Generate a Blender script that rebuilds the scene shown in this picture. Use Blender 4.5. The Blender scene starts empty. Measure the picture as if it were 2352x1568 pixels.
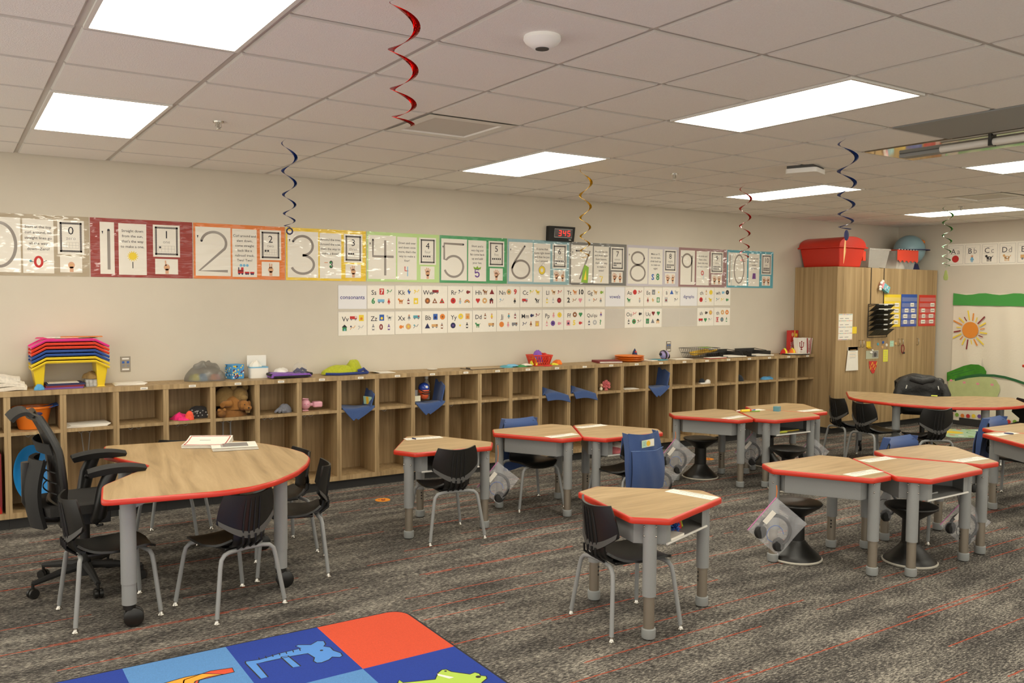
import bpy, math, random
from mathutils import Vector, Matrix
random.seed(7)
S = bpy.context.scene
COL = S.collection
PI = math.pi
T = .6096            # ceiling grid module
H = 2.689            # ceiling height
WY = 4.182           # back wall
WX = 9.66            # right wall
# ------------------------------------------------------------------ camera
FPX = 1980.94
cam_d = bpy.data.cameras.new('camera'); cam_d.sensor_width = 36.0; cam_d.lens = 36.0 * FPX / 2352
cam_d.clip_start = .05
cam = bpy.data.objects.new('camera', cam_d); COL.objects.link(cam); S.camera = cam
CAM = Vector((-1.666, -3.112, 1.674)); ROT = (math.radians(87.013), math.radians(-.415), math.radians(-33.216))
cam.location = CAM; cam.rotation_euler = ROT
# ------------------------------------------------------------------ world, exposure
W = bpy.data.worlds.new('world'); S.world = W; W.use_nodes = True
W.node_tree.nodes['Background'].inputs[0].default_value = (1.0, .95, .83, 1)
W.node_tree.nodes['Background'].inputs[1].default_value = 1.15
S.view_settings.view_transform = 'Standard'; S.view_settings.look = 'None'; S.view_settings.gamma = 1
S.view_settings.exposure = 0.68
S.view_settings.use_curve_mapping = False
LAMP = 9.0           # radiance of the ceiling panels
# ------------------------------------------------------------------ measuring helpers
from mathutils import Euler
_M = Euler(ROT).to_matrix()
def ray(u, v): return _M @ Vector(((u - 1176) / FPX, -(v - 784) / FPX, -1))
def at(u, v, ax, val):
    d = ray(u, v); return CAM + d * ((val - CAM[ax]) / d[ax])
def high(u, v, x, y):
    d = ray(u, v); c = Vector((x - CAM.x, y - CAM.y)); t = c.dot(d.xy) / d.xy.dot(d.xy); return CAM.z + t * d.z
# ------------------------------------------------------------------ materials
def lin(c):
    return tuple(((x / 255) / 12.92 if x / 255 <= .04045 else ((x / 255 + .055) / 1.055) ** 2.4) for x in c)
MATS = {}
def mat(name, rgb=(128, 128, 128), rough=.6, metal=0, coat=0, emit=0, alpha=1, trans=0, noise=0, nscale=20, bump=0, bscale=200, spec=.5, coatbump=0, sheen=0):
    if name in MATS: return MATS[name]
    m = bpy.data.materials.new(name); MATS[name] = m; m.use_nodes = True
    nt = m.node_tree; b = nt.nodes['Principled BSDF']; c = lin(rgb) + (1,)
    b.inputs['Base Color'].default_value = c; b.inputs['Roughness'].default_value = rough; b.inputs['Metallic'].default_value = metal
    b.inputs['Specular IOR Level'].default_value = spec
    b.inputs['Coat Weight'].default_value = coat; b.inputs['Coat Roughness'].default_value = .08
    b.inputs['Transmission Weight'].default_value = trans; b.inputs['Alpha'].default_value = alpha
    b.inputs['Sheen Weight'].default_value = sheen
    if emit: b.inputs['Emission Color'].default_value = c; b.inputs['Emission Strength'].default_value = emit
    N = nt.nodes.new; L = nt.links.new
    if noise or bump or coatbump:
        tc = N('ShaderNodeTexCoord')
    if noise:
        n = N('ShaderNodeTexNoise'); n.inputs['Scale'].default_value = nscale; n.inputs['Detail'].default_value = 4
        L(tc.outputs['Object'], n.inputs['Vector'])
        r = N('ShaderNodeValToRGB'); r.color_ramp.elements[0].position = .3; r.color_ramp.elements[1].position = .7
        r.color_ramp.elements[0].color = tuple(x * (1 - noise) for x in c[:3]) + (1,); r.color_ramp.elements[1].color = tuple(min(1, x * (1 + noise)) for x in c[:3]) + (1,)
        L(n.outputs['Fac'], r.inputs['Fac']); L(r.outputs['Color'], b.inputs['Base Color'])
    if bump:
        n2 = N('ShaderNodeTexNoise'); n2.inputs['Scale'].default_value = bscale; n2.inputs['Detail'].default_value = 3
        L(tc.outputs['Object'], n2.inputs['Vector'])
        bp = N('ShaderNodeBump'); bp.inputs['Strength'].default_value = bump; bp.inputs['Distance'].default_value = .01
        L(n2.outputs['Fac'], bp.inputs['Height']); L(bp.outputs['Normal'], b.inputs['Normal'])
    if coatbump:
        mp = N('ShaderNodeMapping'); mp.inputs['Scale'].default_value = (4, 4, 11)
        L(tc.outputs['Object'], mp.inputs['Vector'])
        n3 = N('ShaderNodeTexNoise'); n3.inputs['Scale'].default_value = 1.15; n3.inputs['Detail'].default_value = 2
        L(mp.outputs['Vector'], n3.inputs['Vector'])
        bp = N('ShaderNodeBump'); bp.inputs['Strength'].default_value = coatbump; bp.inputs['Distance'].default_value = .03
        L(n3.outputs['Fac'], bp.inputs['Height']); L(bp.outputs['Normal'], b.inputs['Coat Normal'])
    return m
def wood(name, cols, scale, rough=.5, world=True, spec=.35):
    m = mat(name, cols[1], rough, spec=spec); nt = m.node_tree; b = nt.nodes['Principled BSDF']; N = nt.nodes.new; L = nt.links.new
    if world: src = N('ShaderNodeNewGeometry').outputs['Position']
    else: src = N('ShaderNodeTexCoord').outputs['Object']
    mp = N('ShaderNodeMapping'); mp.inputs['Scale'].default_value = scale; L(src, mp.inputs['Vector'])
    n = N('ShaderNodeTexNoise'); n.inputs['Scale'].default_value = 1; n.inputs['Detail'].default_value = 6; n.inputs['Roughness'].default_value = .6; n.inputs['Distortion'].default_value = .6
    L(mp.outputs['Vector'], n.inputs['Vector'])
    r = N('ShaderNodeValToRGB'); e = r.color_ramp.elements
    e[0].position = .3; e[1].position = .72; e[0].color = lin(cols[0]) + (1,); e[1].color = lin(cols[2]) + (1,)
    x = e.new(.5); x.color = lin(cols[1]) + (1,)
    L(n.outputs['Fac'], r.inputs['Fac']); L(r.outputs['Color'], b.inputs['Base Color'])
    return m
wood('cubby_wood', ((136, 113, 80), (168, 141, 102), (186, 160, 120)), (28, 28, 1.1))
wood('cabinet_wood', ((140, 116, 82), (168, 141, 102), (186, 160, 120)), (16, 16, .6))
wood('desk_wood', ((158, 132, 94), (180, 152, 111), (196, 169, 128)), (2.2, 24, 24), .38)
wood('table_wood', ((150, 124, 86), (176, 148, 107), (194, 167, 126)), (15, 1.3, 10), .38, False)
wood('far_table_wood', ((158, 132, 94), (180, 152, 111), (196, 169, 128)), (6, 22, 20), .38, True)
mat('wall_paint', (206, 197, 181), .85, noise=.02, nscale=3, bump=.05, bscale=350)
mat('ceiling_tile', (240, 236, 230), .95, noise=.03, nscale=160, bump=.3, bscale=220)
mat('tee_bar', (205, 200, 192), .6)
mat('white_metal', (225, 222, 215), .45)
mat('lamp_panel', (255, 250, 232), .5, emit=LAMP)
mat('red_band', (200, 50, 28), .4, coat=.25)
mat('grey_steel', (142, 143, 142), .42, metal=.0, noise=.03, nscale=300)
mat('dark_steel', (88, 92, 96), .5)
mat('chrome', (190, 186, 178), .22, metal=1)
mat('brushed_tube', (150, 140, 126), .38, metal=.6)
mat('foot_plastic', (146, 148, 146), .6)
mat('black_plastic', (24, 23, 21), .34, bump=.1, bscale=900)
mat('black_rib', (12, 12, 12), .5)
mat('black_matte', (30, 29, 28), .7, bump=.2, bscale=500)
mat('black_mesh', (36, 34, 32), .85, bump=.35, bscale=1400)
mat('dark_grey', (70, 68, 66), .6)
mat('stool_rim', (190, 184, 170), .7)
mat('toe_black', (46, 45, 44), .7)
mat('paper', (238, 232, 220), .7, noise=.02, nscale=30)
mat('paper_cool', (232, 230, 232), .6)
mat('ink', (40, 38, 48), .7)
mat('ink_grey', (138, 132, 128), .7)
mat('ink_soft', (150, 146, 142), .7)
mat('ink_blue', (48, 50, 130), .6)
mat('glass_clear', (255, 255, 255), .05, trans=1)
def film(name, op=.2, tint=(235, 235, 240), rough=.12):
    m = bpy.data.materials.new(name); MATS[name] = m; m.use_nodes = True; nt = m.node_tree; nt.nodes.clear(); N = nt.nodes.new; L = nt.links.new
    o = N('ShaderNodeOutputMaterial'); mx = N('ShaderNodeMixShader'); t = N('ShaderNodeBsdfTransparent'); p = N('ShaderNodeBsdfPrincipled')
    p.inputs['Base Color'].default_value = lin(tint) + (1,); p.inputs['Roughness'].default_value = rough; p.inputs['Specular IOR Level'].default_value = .9
    n = N('ShaderNodeTexNoise'); n.inputs['Scale'].default_value = 14; n.inputs['Detail'].default_value = 2
    tc = N('ShaderNodeTexCoord'); L(tc.outputs['Object'], n.inputs['Vector'])
    bp = N('ShaderNodeBump'); bp.inputs['Strength'].default_value = .7; bp.inputs['Distance'].default_value = .02; L(n.outputs['Fac'], bp.inputs['Height']); L(bp.outputs['Normal'], p.inputs['Normal'])
    mx.inputs[0].default_value = op; L(t.outputs[0], mx.inputs[1]); L(p.outputs[0], mx.inputs[2]); L(mx.outputs[0], o.inputs[0])
    return m
film('bag_film', .10); film('clear_tub', .38, (225, 222, 215), .25); film('black_screen', .86, (22, 21, 20), .5); film('grey_bag', .6, (120, 116, 108), .35)
# carpet: heather tweed with broken orange threads running along x
def carpet():
    m = bpy.data.materials.new('carpet'); MATS['carpet'] = m; m.use_nodes = True; nt = m.node_tree; N = nt.nodes.new; L = nt.links.new
    b = nt.nodes['Principled BSDF']; b.inputs['Roughness'].default_value = .95; b.inputs['Specular IOR Level'].default_value = .1
    pos = N('ShaderNodeNewGeometry').outputs['Position']
    def noise(scale, detail=3, rough=.6):
        mp = N('ShaderNodeMapping'); mp.inputs['Scale'].default_value = scale; L(pos, mp.inputs['Vector'])
        n = N('ShaderNodeTexNoise'); n.inputs['Scale'].default_value = 1; n.inputs['Detail'].default_value = detail; n.inputs['Roughness'].default_value = rough
        L(mp.outputs['Vector'], n.inputs['Vector']); return n.outputs['Fac']
    def mth(op, a, c=None, d=None):
        q = N('ShaderNodeMath'); q.operation = op
        for i, x in enumerate((a, c, d)):
            if x is None: continue
            if isinstance(x, (int, float)): q.inputs[i].default_value = x
            else: L(x, q.inputs[i])
        return q.outputs[0]
    fine = noise((34, 130, 1), 3, .8); patch = noise((1.8, 7, 1), 3)
    mixv = mth('ADD', mth('MULTIPLY', fine, .8), mth('MULTIPLY', patch, .3))
    r = N('ShaderNodeValToRGB'); e = r.color_ramp.elements
    e[0].position = .43; e[1].position = .69; e[0].color = lin((46, 44, 43)) + (1,); e[1].color = lin((176, 169, 156)) + (1,)
    x = e.new(.55); x.color = lin((90, 86, 82)) + (1,)
    L(mixv, r.inputs['Fac'])
    sep = N('ShaderNodeSeparateXYZ'); L(pos, sep.inputs[0])
    xi, yi = sep.outputs[0], sep.outputs[1]
    total = None
    for per, off, wid, seed, thr in ((.33, .03, .0045, 3.1, .48), (.5, .31, .005, 5.3, .48)):
        band = mth('FLOOR', mth('DIVIDE', mth('ADD', yi, off), per))
        loc = mth('ABSOLUTE', mth('SUBTRACT', mth('FRACT', mth('DIVIDE', mth('ADD', yi, off), per)), .5))
        wob = noise((22, 60, 1), 2)
        line = mth('LESS_THAN', mth('MULTIPLY', loc, per), mth('MULTIPLY', wob, wid * 2))
        cb = N('ShaderNodeCombineXYZ'); L(mth('MULTIPLY', xi, .9), cb.inputs[0]); L(mth('MULTIPLY', band, 7.3 + seed), cb.inputs[1])
        n = N('ShaderNodeTexNoise'); n.inputs['Scale'].default_value = 1; n.inputs['Detail'].default_value = 3; L(cb.outputs[0], n.inputs['Vector'])
        seg = mth('GREATER_THAN', n.outputs['Fac'], thr)
        thread = mth('GREATER_THAN', noise((30, 300, 1), 2), .42)
        val = mth('MULTIPLY', mth('MULTIPLY', line, seg), thread)
        total = val if total is None else mth('MAXIMUM', total, val)
    mx = N('ShaderNodeMix'); mx.data_type = 'RGBA'; L(mth('MULTIPLY', total, .85), mx.inputs[0]); L(r.outputs['Color'], mx.inputs[6]); mx.inputs[7].default_value = lin((178, 78, 52)) + (1,)
    L(mx.outputs[2], b.inputs['Base Color'])
    bp = N('ShaderNodeBump'); bp.inputs['Strength'].default_value = .4; bp.inputs['Distance'].default_value = .006; L(fine, bp.inputs['Height']); L(bp.outputs['Normal'], b.inputs['Normal'])
carpet()
# ------------------------------------------------------------------ mesh builder
_txt = {}
def text_geo(s, bold=0):
    k = (s, bold)
    if k in _txt: return _txt[k]
    c = bpy.data.curves.new('t', 'FONT'); c.body = s; c.size = 1; c.align_x = 'CENTER'; c.resolution_u = 2; c.offset = bold
    o = bpy.data.objects.new('t', c); COL.objects.link(o)
    me = bpy.data.meshes.new_from_object(o)
    g = ([tuple(v.co[:2]) for v in me.vertices], [tuple(p.vertices) for p in me.polygons])
    bpy.data.objects.remove(o); bpy.data.curves.remove(c); bpy.data.meshes.remove(me)
    _txt[k] = g; return g
class MB:
    def __init__(s, m='paper'): s.v, s.f, s.mi, s.ms, s.d = [], [], [], [], m
    def add(s, vs, fs, m=None, M=None):
        m = m or s.d
        if m not in s.ms: s.ms.append(m)
        i = s.ms.index(m); n = len(s.v)
        s.v += [tuple(M @ Vector(x)) if M else tuple(x) for x in vs]; s.f += [tuple(n + k for k in f) for f in fs]; s.mi += [i] * len(fs); return s
    def box(s, c, d, m=None, M=None):
        x, y, z = c; a, b, e = d[0] / 2, d[1] / 2, d[2] / 2
        v = [(x + i * a, y + j * b, z + k * e) for i in (-1, 1) for j in (-1, 1) for k in (-1, 1)]
        return s.add(v, [(0, 1, 3, 2), (4, 6, 7, 5), (0, 4, 5, 1), (2, 3, 7, 6), (0, 2, 6, 4), (1, 5, 7, 3)], m, M)
    def bx(s, x0, x1, y0, y1, z0, z1, m=None, M=None): return s.box(((x0 + x1) / 2, (y0 + y1) / 2, (z0 + z1) / 2), (abs(x1 - x0), abs(y1 - y0), abs(z1 - z0)), m, M)
    def prism(s, p, z0, z1, m=None, M=None):
        n = len(p)
        a = sum(p[i][0] * p[(i + 1) % n][1] - p[(i + 1) % n][0] * p[i][1] for i in range(n))
        if a < 0: p = p[::-1]
        v = [(x, y, z0) for x, y in p] + [(x, y, z1) for x, y in p]
        return s.add(v, [tuple(range(n))[::-1], tuple(range(n, 2 * n))] + [(i, (i + 1) % n, n + (i + 1) % n, n + i) for i in range(n)], m, M)
    def lathe(s, pr, n=24, m=None, M=None, cap=True):
        v = []; f = []; k = len(pr)
        for i in range(n):
            a = 2 * PI * i / n; v += [(r * math.cos(a), r * math.sin(a), z) for r, z in pr]
        for i in range(n):
            j = (i + 1) % n
            f += [(i * k + q, j * k + q, j * k + q + 1, i * k + q + 1) for q in range(k - 1)]
        if cap: f += [tuple(i * k for i in range(n))[::-1], tuple(i * k + k - 1 for i in range(n))]
        return s.add(v, f, m, M)
    def cyl(s, c, r, z0, z1, m=None, n=20, M=None):
        return s.lathe([(r, z0), (r, z1)], n, m, (M or Matrix()) @ Matrix.Translation((c[0], c[1], 0)))
    def ball(s, c, r, m=None, n=16, sc=(1, 1, 1), M=None):
        pr = [(max(1e-4, math.sin(PI * i / 10)) * r, -math.cos(PI * i / 10) * r) for i in range(11)]
        return s.lathe(pr, n, m, (M or Matrix()) @ Matrix.Translation(c) @ Matrix.Diagonal((*sc, 1)))
    def tube(s, pts, r, n=8, m=None, M=None, closed=False):
        P = [Vector(p) for p in pts]; k = len(P); R = r if isinstance(r, (list, tuple)) else [r] * k
        v = []; f = []; u = None
        for i, p in enumerate(P):
            if closed: t = P[(i + 1) % k] - P[i - 1]
            else: t = P[min(i + 1, k - 1)] - P[max(i - 1, 0)]
            t.normalize()
            if u is None: u = t.orthogonal().normalized()
            else:
                u = u - t * u.dot(t)
                u = u.normalized() if u.length > 1e-6 else t.orthogonal().normalized()
            w = t.cross(u)
            v += [tuple(p + (u * math.cos(2 * PI * j / n) + w * math.sin(2 * PI * j / n)) * R[i]) for j in range(n)]
        for i in range(k if closed else k - 1):
            b = ((i + 1) % k) * n
            f += [(i * n + j, i * n + (j + 1) % n, b + (j + 1) % n, b + j) for j in range(n)]
        if not closed: f += [tuple(range(n))[::-1], tuple(range((k - 1) * n, k * n))]
        return s.add(v, f, m, M)
    def sheet(s, fn, nu, nv, t=.01, m=None, M=None):
        g = [[Vector(fn(i / nu, j / nv)) for j in range(nv + 1)] for i in range(nu + 1)]
        v = []; q = (nu + 1) * (nv + 1); N = []
        for i in range(nu + 1):
            for j in range(nv + 1):
                a = g[min(i + 1, nu)][j] - g[max(i - 1, 0)][j]; b = g[i][min(j + 1, nv)] - g[i][max(j - 1, 0)]
                nn = a.cross(b); nn = nn.normalized() if nn.length > 1e-9 else Vector((0, 0, 1)); N.append(nn)
        flat = [x for r in g for x in r]
        v = [tuple(x + k * t / 2) for x, k in zip(flat, N)] + [tuple(x - k * t / 2) for x, k in zip(flat, N)]
        I = lambda i, j: i * (nv + 1) + j
        f = []
        for i in range(nu):
            for j in range(nv):
                f += [(I(i, j), I(i + 1, j), I(i + 1, j + 1), I(i, j + 1)), (q + I(i, j), q + I(i, j + 1), q + I(i + 1, j + 1), q + I(i + 1, j))]
        ed = [I(i, 0) for i in range(nu + 1)] + [I(nu, j) for j in range(1, nv + 1)] + [I(i, nv) for i in range(nu - 1, -1, -1)] + [I(0, j) for j in range(nv - 1, 0, -1)]
        for a in range(len(ed)):
            x, y = ed[a], ed[(a + 1) % len(ed)]; f.append((y, x, q + x, q + y))
        return s.add(v, f, m, M)
    def build(s, name, parent=None, ang=40, bevel=0, seg=2):
        me = bpy.data.meshes.new(name); me.from_pydata(s.v, [], s.f)
        for m in s.ms: me.materials.append(MATS[m])
        me.polygons.foreach_set('material_index', s.mi)
        me.polygons.foreach_set('use_smooth', [ang > 0] * len(s.f)); me.update()
        if ang > 0: me.set_sharp_from_angle(angle=math.radians(ang))
        o = bpy.data.objects.new(name, me); COL.objects.link(o)
        if parent: o.parent = parent
        if bevel:
            b = o.modifiers.new('bevel', 'BEVEL'); b.width = bevel; b.segments = seg; b.limit_method = 'ANGLE'; b.angle_limit = math.radians(50)
        return o
class Flat(MB):
    """prints and sheets on a plane: local x,y on the plane, h = height off it.  fr: 'wall' (x, z, out -y), 'east' (-y, z, out -x), 'floor' (x, y, out z)"""
    def __init__(s, m='paper', fr='wall'):
        super().__init__(m)
        s.M = {'wall': Matrix(((1, 0, 0, 0), (0, 0, -1, 0), (0, 1, 0, 0), (0, 0, 0, 1))), 'east': Matrix(((0, 0, -1, 0), (-1, 0, 0, 0), (0, 1, 0, 0), (0, 0, 0, 1))), 'floor': Matrix()}[fr]
    def slab(s, x0, y0, x1, y1, h=.001, m=None, h0=0): return s.bx(x0, x1, y0, y1, h0, h, m, s.M)
    def poly(s, p, h, m=None):
        n = len(p); a = sum(p[i][0] * p[(i + 1) % n][1] - p[(i + 1) % n][0] * p[i][1] for i in range(n))
        if a < 0: p = p[::-1]
        return s.add([(x, y, h) for x, y in p], [tuple(range(n))], m, s.M)
    def rect(s, x0, y0, x1, y1, h, m=None): return s.poly([(x0, y0), (x1, y0), (x1, y1), (x0, y1)], h, m)
    def disc(s, x, y, r, h, m=None, ry=None, n=14, a0=0, a1=2 * PI):
        ry = ry or r; return s.poly([(x + r * math.cos(a0 + (a1 - a0) * i / n), y + ry * math.sin(a0 + (a1 - a0) * i / n)) for i in range(n if a1 - a0 > 6.2 else n + 1)], h, m)
    def line(s, p, w, h, m=None):
        L = []; R = []; k = len(p)
        for i in range(k):
            a = Vector(p[max(i - 1, 0)]); b = Vector(p[min(i + 1, k - 1)]); d = (b - a).normalized(); n = Vector((-d.y, d.x)) * w / 2
            L.append((p[i][0] + n.x, p[i][1] + n.y)); R.append((p[i][0] - n.x, p[i][1] - n.y))
        v = [(x, y, h) for x, y in L] + [(x, y, h) for x, y in R]
        return s.add(v, [(k + i, k + i + 1, i + 1, i) for i in range(k - 1)], m, s.M)
    def ring(s, x, y, r, w, h, m=None, ry=None, n=24, a0=0, a1=2 * PI):
        ry = ry or r; return s.line([(x + r * math.cos(a0 + (a1 - a0) * i / n), y + ry * math.sin(a0 + (a1 - a0) * i / n)) for i in range(n + 1)], w, h, m)
    def text(s, t, x, y, size, h, m='ink', bold=0, sx=1, rot=0):
        g = text_geo(t, bold); c, q = math.cos(rot), math.sin(rot)
        return s.add([(x + (a * c * sx - b * q) * size, y + (a * q * sx + b * c) * size, h) for a, b in g[0]], g[1], m, s.M)
def rrect(x0, y0, x1, y1, r, n=4):
    p = []
    for cx, cy, a in ((x1 - r, y1 - r, 0), (x0 + r, y1 - r, 90), (x0 + r, y0 + r, 180), (x1 - r, y0 + r, 270)):
        p += [(cx + r * math.cos(math.radians(a + 90 * i / n)), cy + r * math.sin(math.radians(a + 90 * i / n))) for i in range(n + 1)]
    return p
def round_poly(p, r, n=4):
    out = []; k = len(p)
    for i in range(k):
        a, b, c = Vector(p[i - 1]), Vector(p[i]), Vector(p[(i + 1) % k])
        d1 = (a - b); d2 = (c - b); q = min(r, d1.length * .45, d2.length * .45); s0 = b + d1.normalized() * q; s1 = b + d2.normalized() * q
        for j in range(n + 1):
            t = j / n; out.append(tuple(s0 * (1 - t) ** 2 + b * 2 * t * (1 - t) + s1 * t * t))
    return out
def inset(p, d):
    k = len(p); out = []
    a = sum(p[i][0] * p[(i + 1) % k][1] - p[(i + 1) % k][0] * p[i][1] for i in range(k)); sg = 1 if a > 0 else -1
    for i in range(k):
        e1 = (Vector(p[i]) - Vector(p[i - 1])); e2 = (Vector(p[(i + 1) % k]) - Vector(p[i]))
        e1 = e1.normalized() if e1.length > 1e-9 else e2.normalized(); e2 = e2.normalized() if e2.length > 1e-9 else e1
        n1 = Vector((-e1.y, e1.x)) * sg; n2 = Vector((-e2.y, e2.x)) * sg; b = (n1 + n2); b = b / max(.3, b.length_squared) * 2
        out.append((p[i][0] + b.x * d, p[i][1] + b.y * d))
    return out
def thing(name, label, cat, loc=(0, 0, 0), rz=0, group=None):
    o = bpy.data.objects.new(name, None); COL.objects.link(o); o.empty_display_size = .1
    o.location = loc; o.rotation_euler = (0, 0, rz); return tag(o, label, cat, group)
def tag(o, label, cat, group=None):
    o['label'] = label; o['category'] = cat
    if group: o['group'] = group
    return o
def one(name, mb, label, cat, loc=(0, 0, 0), rz=0, group=None, ang=40, bevel=0):
    o = mb.build(name, None, ang, bevel); o.location = loc; o.rotation_euler = (0, 0, rz); return tag(o, label, cat, group)
def struct(name, mb, ang=0, parent=None):
    o = mb.build(name, parent, ang)
    if not parent: o['kind'] = 'structure'
    return o
def dup(r, loc, rz, label=None, group=None):
    n = r.copy(); COL.objects.link(n); n.location = loc; n.rotation_euler = (0, 0, rz)
    if label: n['label'] = label
    if group: n['group'] = group
    for c in list(r.children):
        k = c.copy(); COL.objects.link(k); k.parent = n
        for d in c.children:
            q = d.copy(); COL.objects.link(q); q.parent = k
    return n
R = math.radians
# ================================================================== the room
XL, YN = -4.0, -6.6
struct('floor', MB('carpet').bx(XL, WX, YN, WY, -.05, 0))
struct('wall_back', MB('wall_paint').bx(XL, WX + .1, WY, WY + .1, 0, H + .03))
struct('wall_right', MB('wall_paint').bx(WX, WX + .1, YN, WY, 0, H + .03))
struct('baseboard_right', MB('toe_black').bx(WX - .012, WX, YN, 3.5, 0, .1))
LIGHTS = [(-2, -1, n) for n in ('a',)] 
LIGHT_TILES = [(-2, -1), (-2, 3), (3, -1), (3, 3), (8, 3), (8, -1), (13, 3), (13, -1), (-2, -5), (3, -5), (8, -5), (13, -5)]
skip = set()
for i, j in LIGHT_TILES: skip |= {(i, j), (i, j + 1)}
VENTS = [(1, 2), (11, 2)]
skip |= set(VENTS) | {(5, -1), (5, -2), (6, -1), (6, 0)}
c = MB('ceiling_tile')
for i in range(-7, 16):
    for j in range(-11, 7):
        x0, x1 = max(i * T, XL), min((i + 1) * T, WX); y0, y1 = max(j * T, YN), min((j + 1) * T, WY)
        if x1 - x0 < .05 or y1 - y0 < .05 or (i, j) in skip: continue
        a, b = .011, .019; z0, z1 = H + .008, H
        v = [(x0 + a, y0 + a, z0), (x1 - a, y0 + a, z0), (x1 - a, y1 - a, z0), (x0 + a, y1 - a, z0), (x0 + b, y0 + b, z1), (x1 - b, y0 + b, z1), (x1 - b, y1 - b, z1), (x0 + b, y1 - b, z1)]
        c.add(v, [(4, 7, 6, 5)]); c.add(v, [(0, 4, 5, 1), (1, 5, 6, 2), (2, 6, 7, 3), (3, 7, 4, 0)], 'tee_bar')
c.bx(XL, WX, YN, WY, H + .009, H + .03, 'tee_bar')
struct('ceiling', c)
# LED panels
LL = {(-2, -1): 'large bright ceiling light panel cut by the top edge of the photo', (-2, 3): 'bright ceiling light panel nearest the back wall at the far left', (3, -1): 'long bright ceiling light panel at upper right of the smoke detector', (3, 3): 'bright ceiling light panel above the gold streamer and the wall clock', (8, 3): 'slim bright ceiling light panel behind the short red streamer', (8, -1): 'bright ceiling light panel cut by the right edge below the mirrored unit', (13, 3): 'farthest slim ceiling light panel behind the green streamer'}
for i, j in LIGHT_TILES:
    lab = LL.get((i, j), 'bright ceiling light panel outside the photo, row %d column %d behind the camera side' % ((j + 9) // 4, (i + 7) // 5))
    t = thing('ceiling_light', lab, 'ceiling light', ((i + .5) * T, (j + 1) * T, H), 0, 'recessed ceiling light panels')
    w, l = T / 2, T
    f = MB('white_metal')
    for s in (-1, 1):
        f.bx(s * (w - .012), s * (w - .03), -l + .012, l - .012, -.004, .008); f.bx(-w + .03, w - .03, s * (l - .012), s * (l - .03), -.004, .008)
    f.build('frame', t, 0)
    MB('lamp_panel').bx(-w + .03, w - .03, -l + .03, l - .03, 0, .006).build('diffuser', t, 0)
# supply air diffusers
for (i, j), lab in zip(VENTS, ('square ceiling air diffuser beside the long red streamer', 'square ceiling air diffuser near the right edge, above the farthest light')):
    t = thing('ceiling_vent', lab, 'vent', ((i + .5) * T, (j + .5) * T, H), 0, 'ceiling air diffusers')
    f = MB('white_metal'); w = T / 2 - .012
    fr = [(-w, -w), (w, -w), (w, w), (-w, w)]
    def ringq(m, a, za, b, zb):
        p = [(-a, -a, za), (a, -a, za), (a, a, za), (-a, a, za), (-b, -b, zb), (b, -b, zb), (b, b, zb), (-b, b, zb)]
        m.add(p, [(0, 1, 5, 4), (1, 2, 6, 5), (2, 3, 7, 6), (3, 0, 4, 7)])
    ringq(f, w, 0, .225, .0); ringq(f, .225, 0, .19, .07); f.build('frame', t, 0)
    MB('dark_grey').bx(-.26, .26, -.26, .26, .07, .075).build('duct_opening', t, 0)
    p = MB('white_metal'); ringq(p, .175, .012, .13, .045); ringq(p, .13, .012, .001, .012); ringq(p, .175, .012, .13, .012); p.build('centre_plate', t, 0)
# mirrored air unit with rod, next to a grey grille tile
t = thing('ceiling_unit', 'mirror finish ceiling panel with grey centre bar and rod at right edge', 'ceiling panel', (6.5 * T, 0, H))
mat('mirror_sheet', (205, 198, 186), .06, metal=1)
MB('mirror_sheet').bx(-.29, .29, -.6, .6, -.004, .006).build('mirror_panel', t, 0)
MB('foot_plastic').bx(-.045, .045, -.57, .5, -.03, -.004).build('centre_bar', t, 0, .006)
b = MB('white_metal').tube([(-.17, -.52, -.035), (-.17, .12, -.035)], .022, 12); b.build('rod', t)
b = MB('black_plastic').bx(-.2, -.14, -.22, -.2, -.06, 0); b.build('rod_clip', t, 0)
one('return_grille', MB('foot_plastic').bx(-.295, .295, -.6, .6, -.003, .006), 'flat grey return air panel beside the mirrored ceiling panel', 'vent', (5.5 * T, -T, H), ang=0)
t = thing('smoke_detector', 'round white smoke detector on the ceiling tile at top centre', 'smoke detector', (.5 * T, -.5 * T, H))
mat('detector_white', (238, 236, 232), .45)
MB('detector_white').lathe([(.001, 0), (.072, 0), (.074, -.014), (.066, -.026), (.045, -.04), (.034, -.047), (.001, -.047)][::-1], 32, cap=False).build('body', t)
MB('dark_grey').lathe([(.0265, -.050), (.027, -.046)], 20).build('sensor_vent', t)
for (x, y), lab in zip(((-.5, 3.5), (5.5, 3.5), (12.5, 3.5)), ('small fire sprinkler head between the left light panel and blue streamer', 'small fire sprinkler head to the right of the gold streamer', 'tiny fire sprinkler head just above the farthest light panel')):
    t = thing('sprinkler', lab, 'sprinkler', (x * T, y * T, H), 0, 'fire sprinkler heads')
    MB('chrome').lathe([(.032, 0), (.03, -.008), (.012, -.01)], 16).build('escutcheon', t)
    b = MB('chrome').cyl((0, 0), .007, -.035, -.008, n=8).tube([(.012, 0, -.01), (.016, 0, -.03), (0, 0, -.045)], .003, 6).tube([(-.012, 0, -.01), (-.016, 0, -.03), (0, 0, -.045)], .003, 6)
    b.lathe([(.016, -.047), (.016, -.045)], 10); b.build('deflector', t)
t = thing('access_point', 'thin white wireless access point under a dark bracket on the ceiling', 'access point', (6.42 * T, 2.1 * T, H), R(20))
MB('dark_grey').bx(-.13, .13, -.1, .1, -.02, 0).build('bracket', t, 0)
MB('detector_white').prism(rrect(-.12, -.12, .12, .12, .03), -.055, -.02).build('cover', t)
MB('ink_blue').ball((-.06, -.11, -.045), .006).build('status_light', t)
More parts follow.
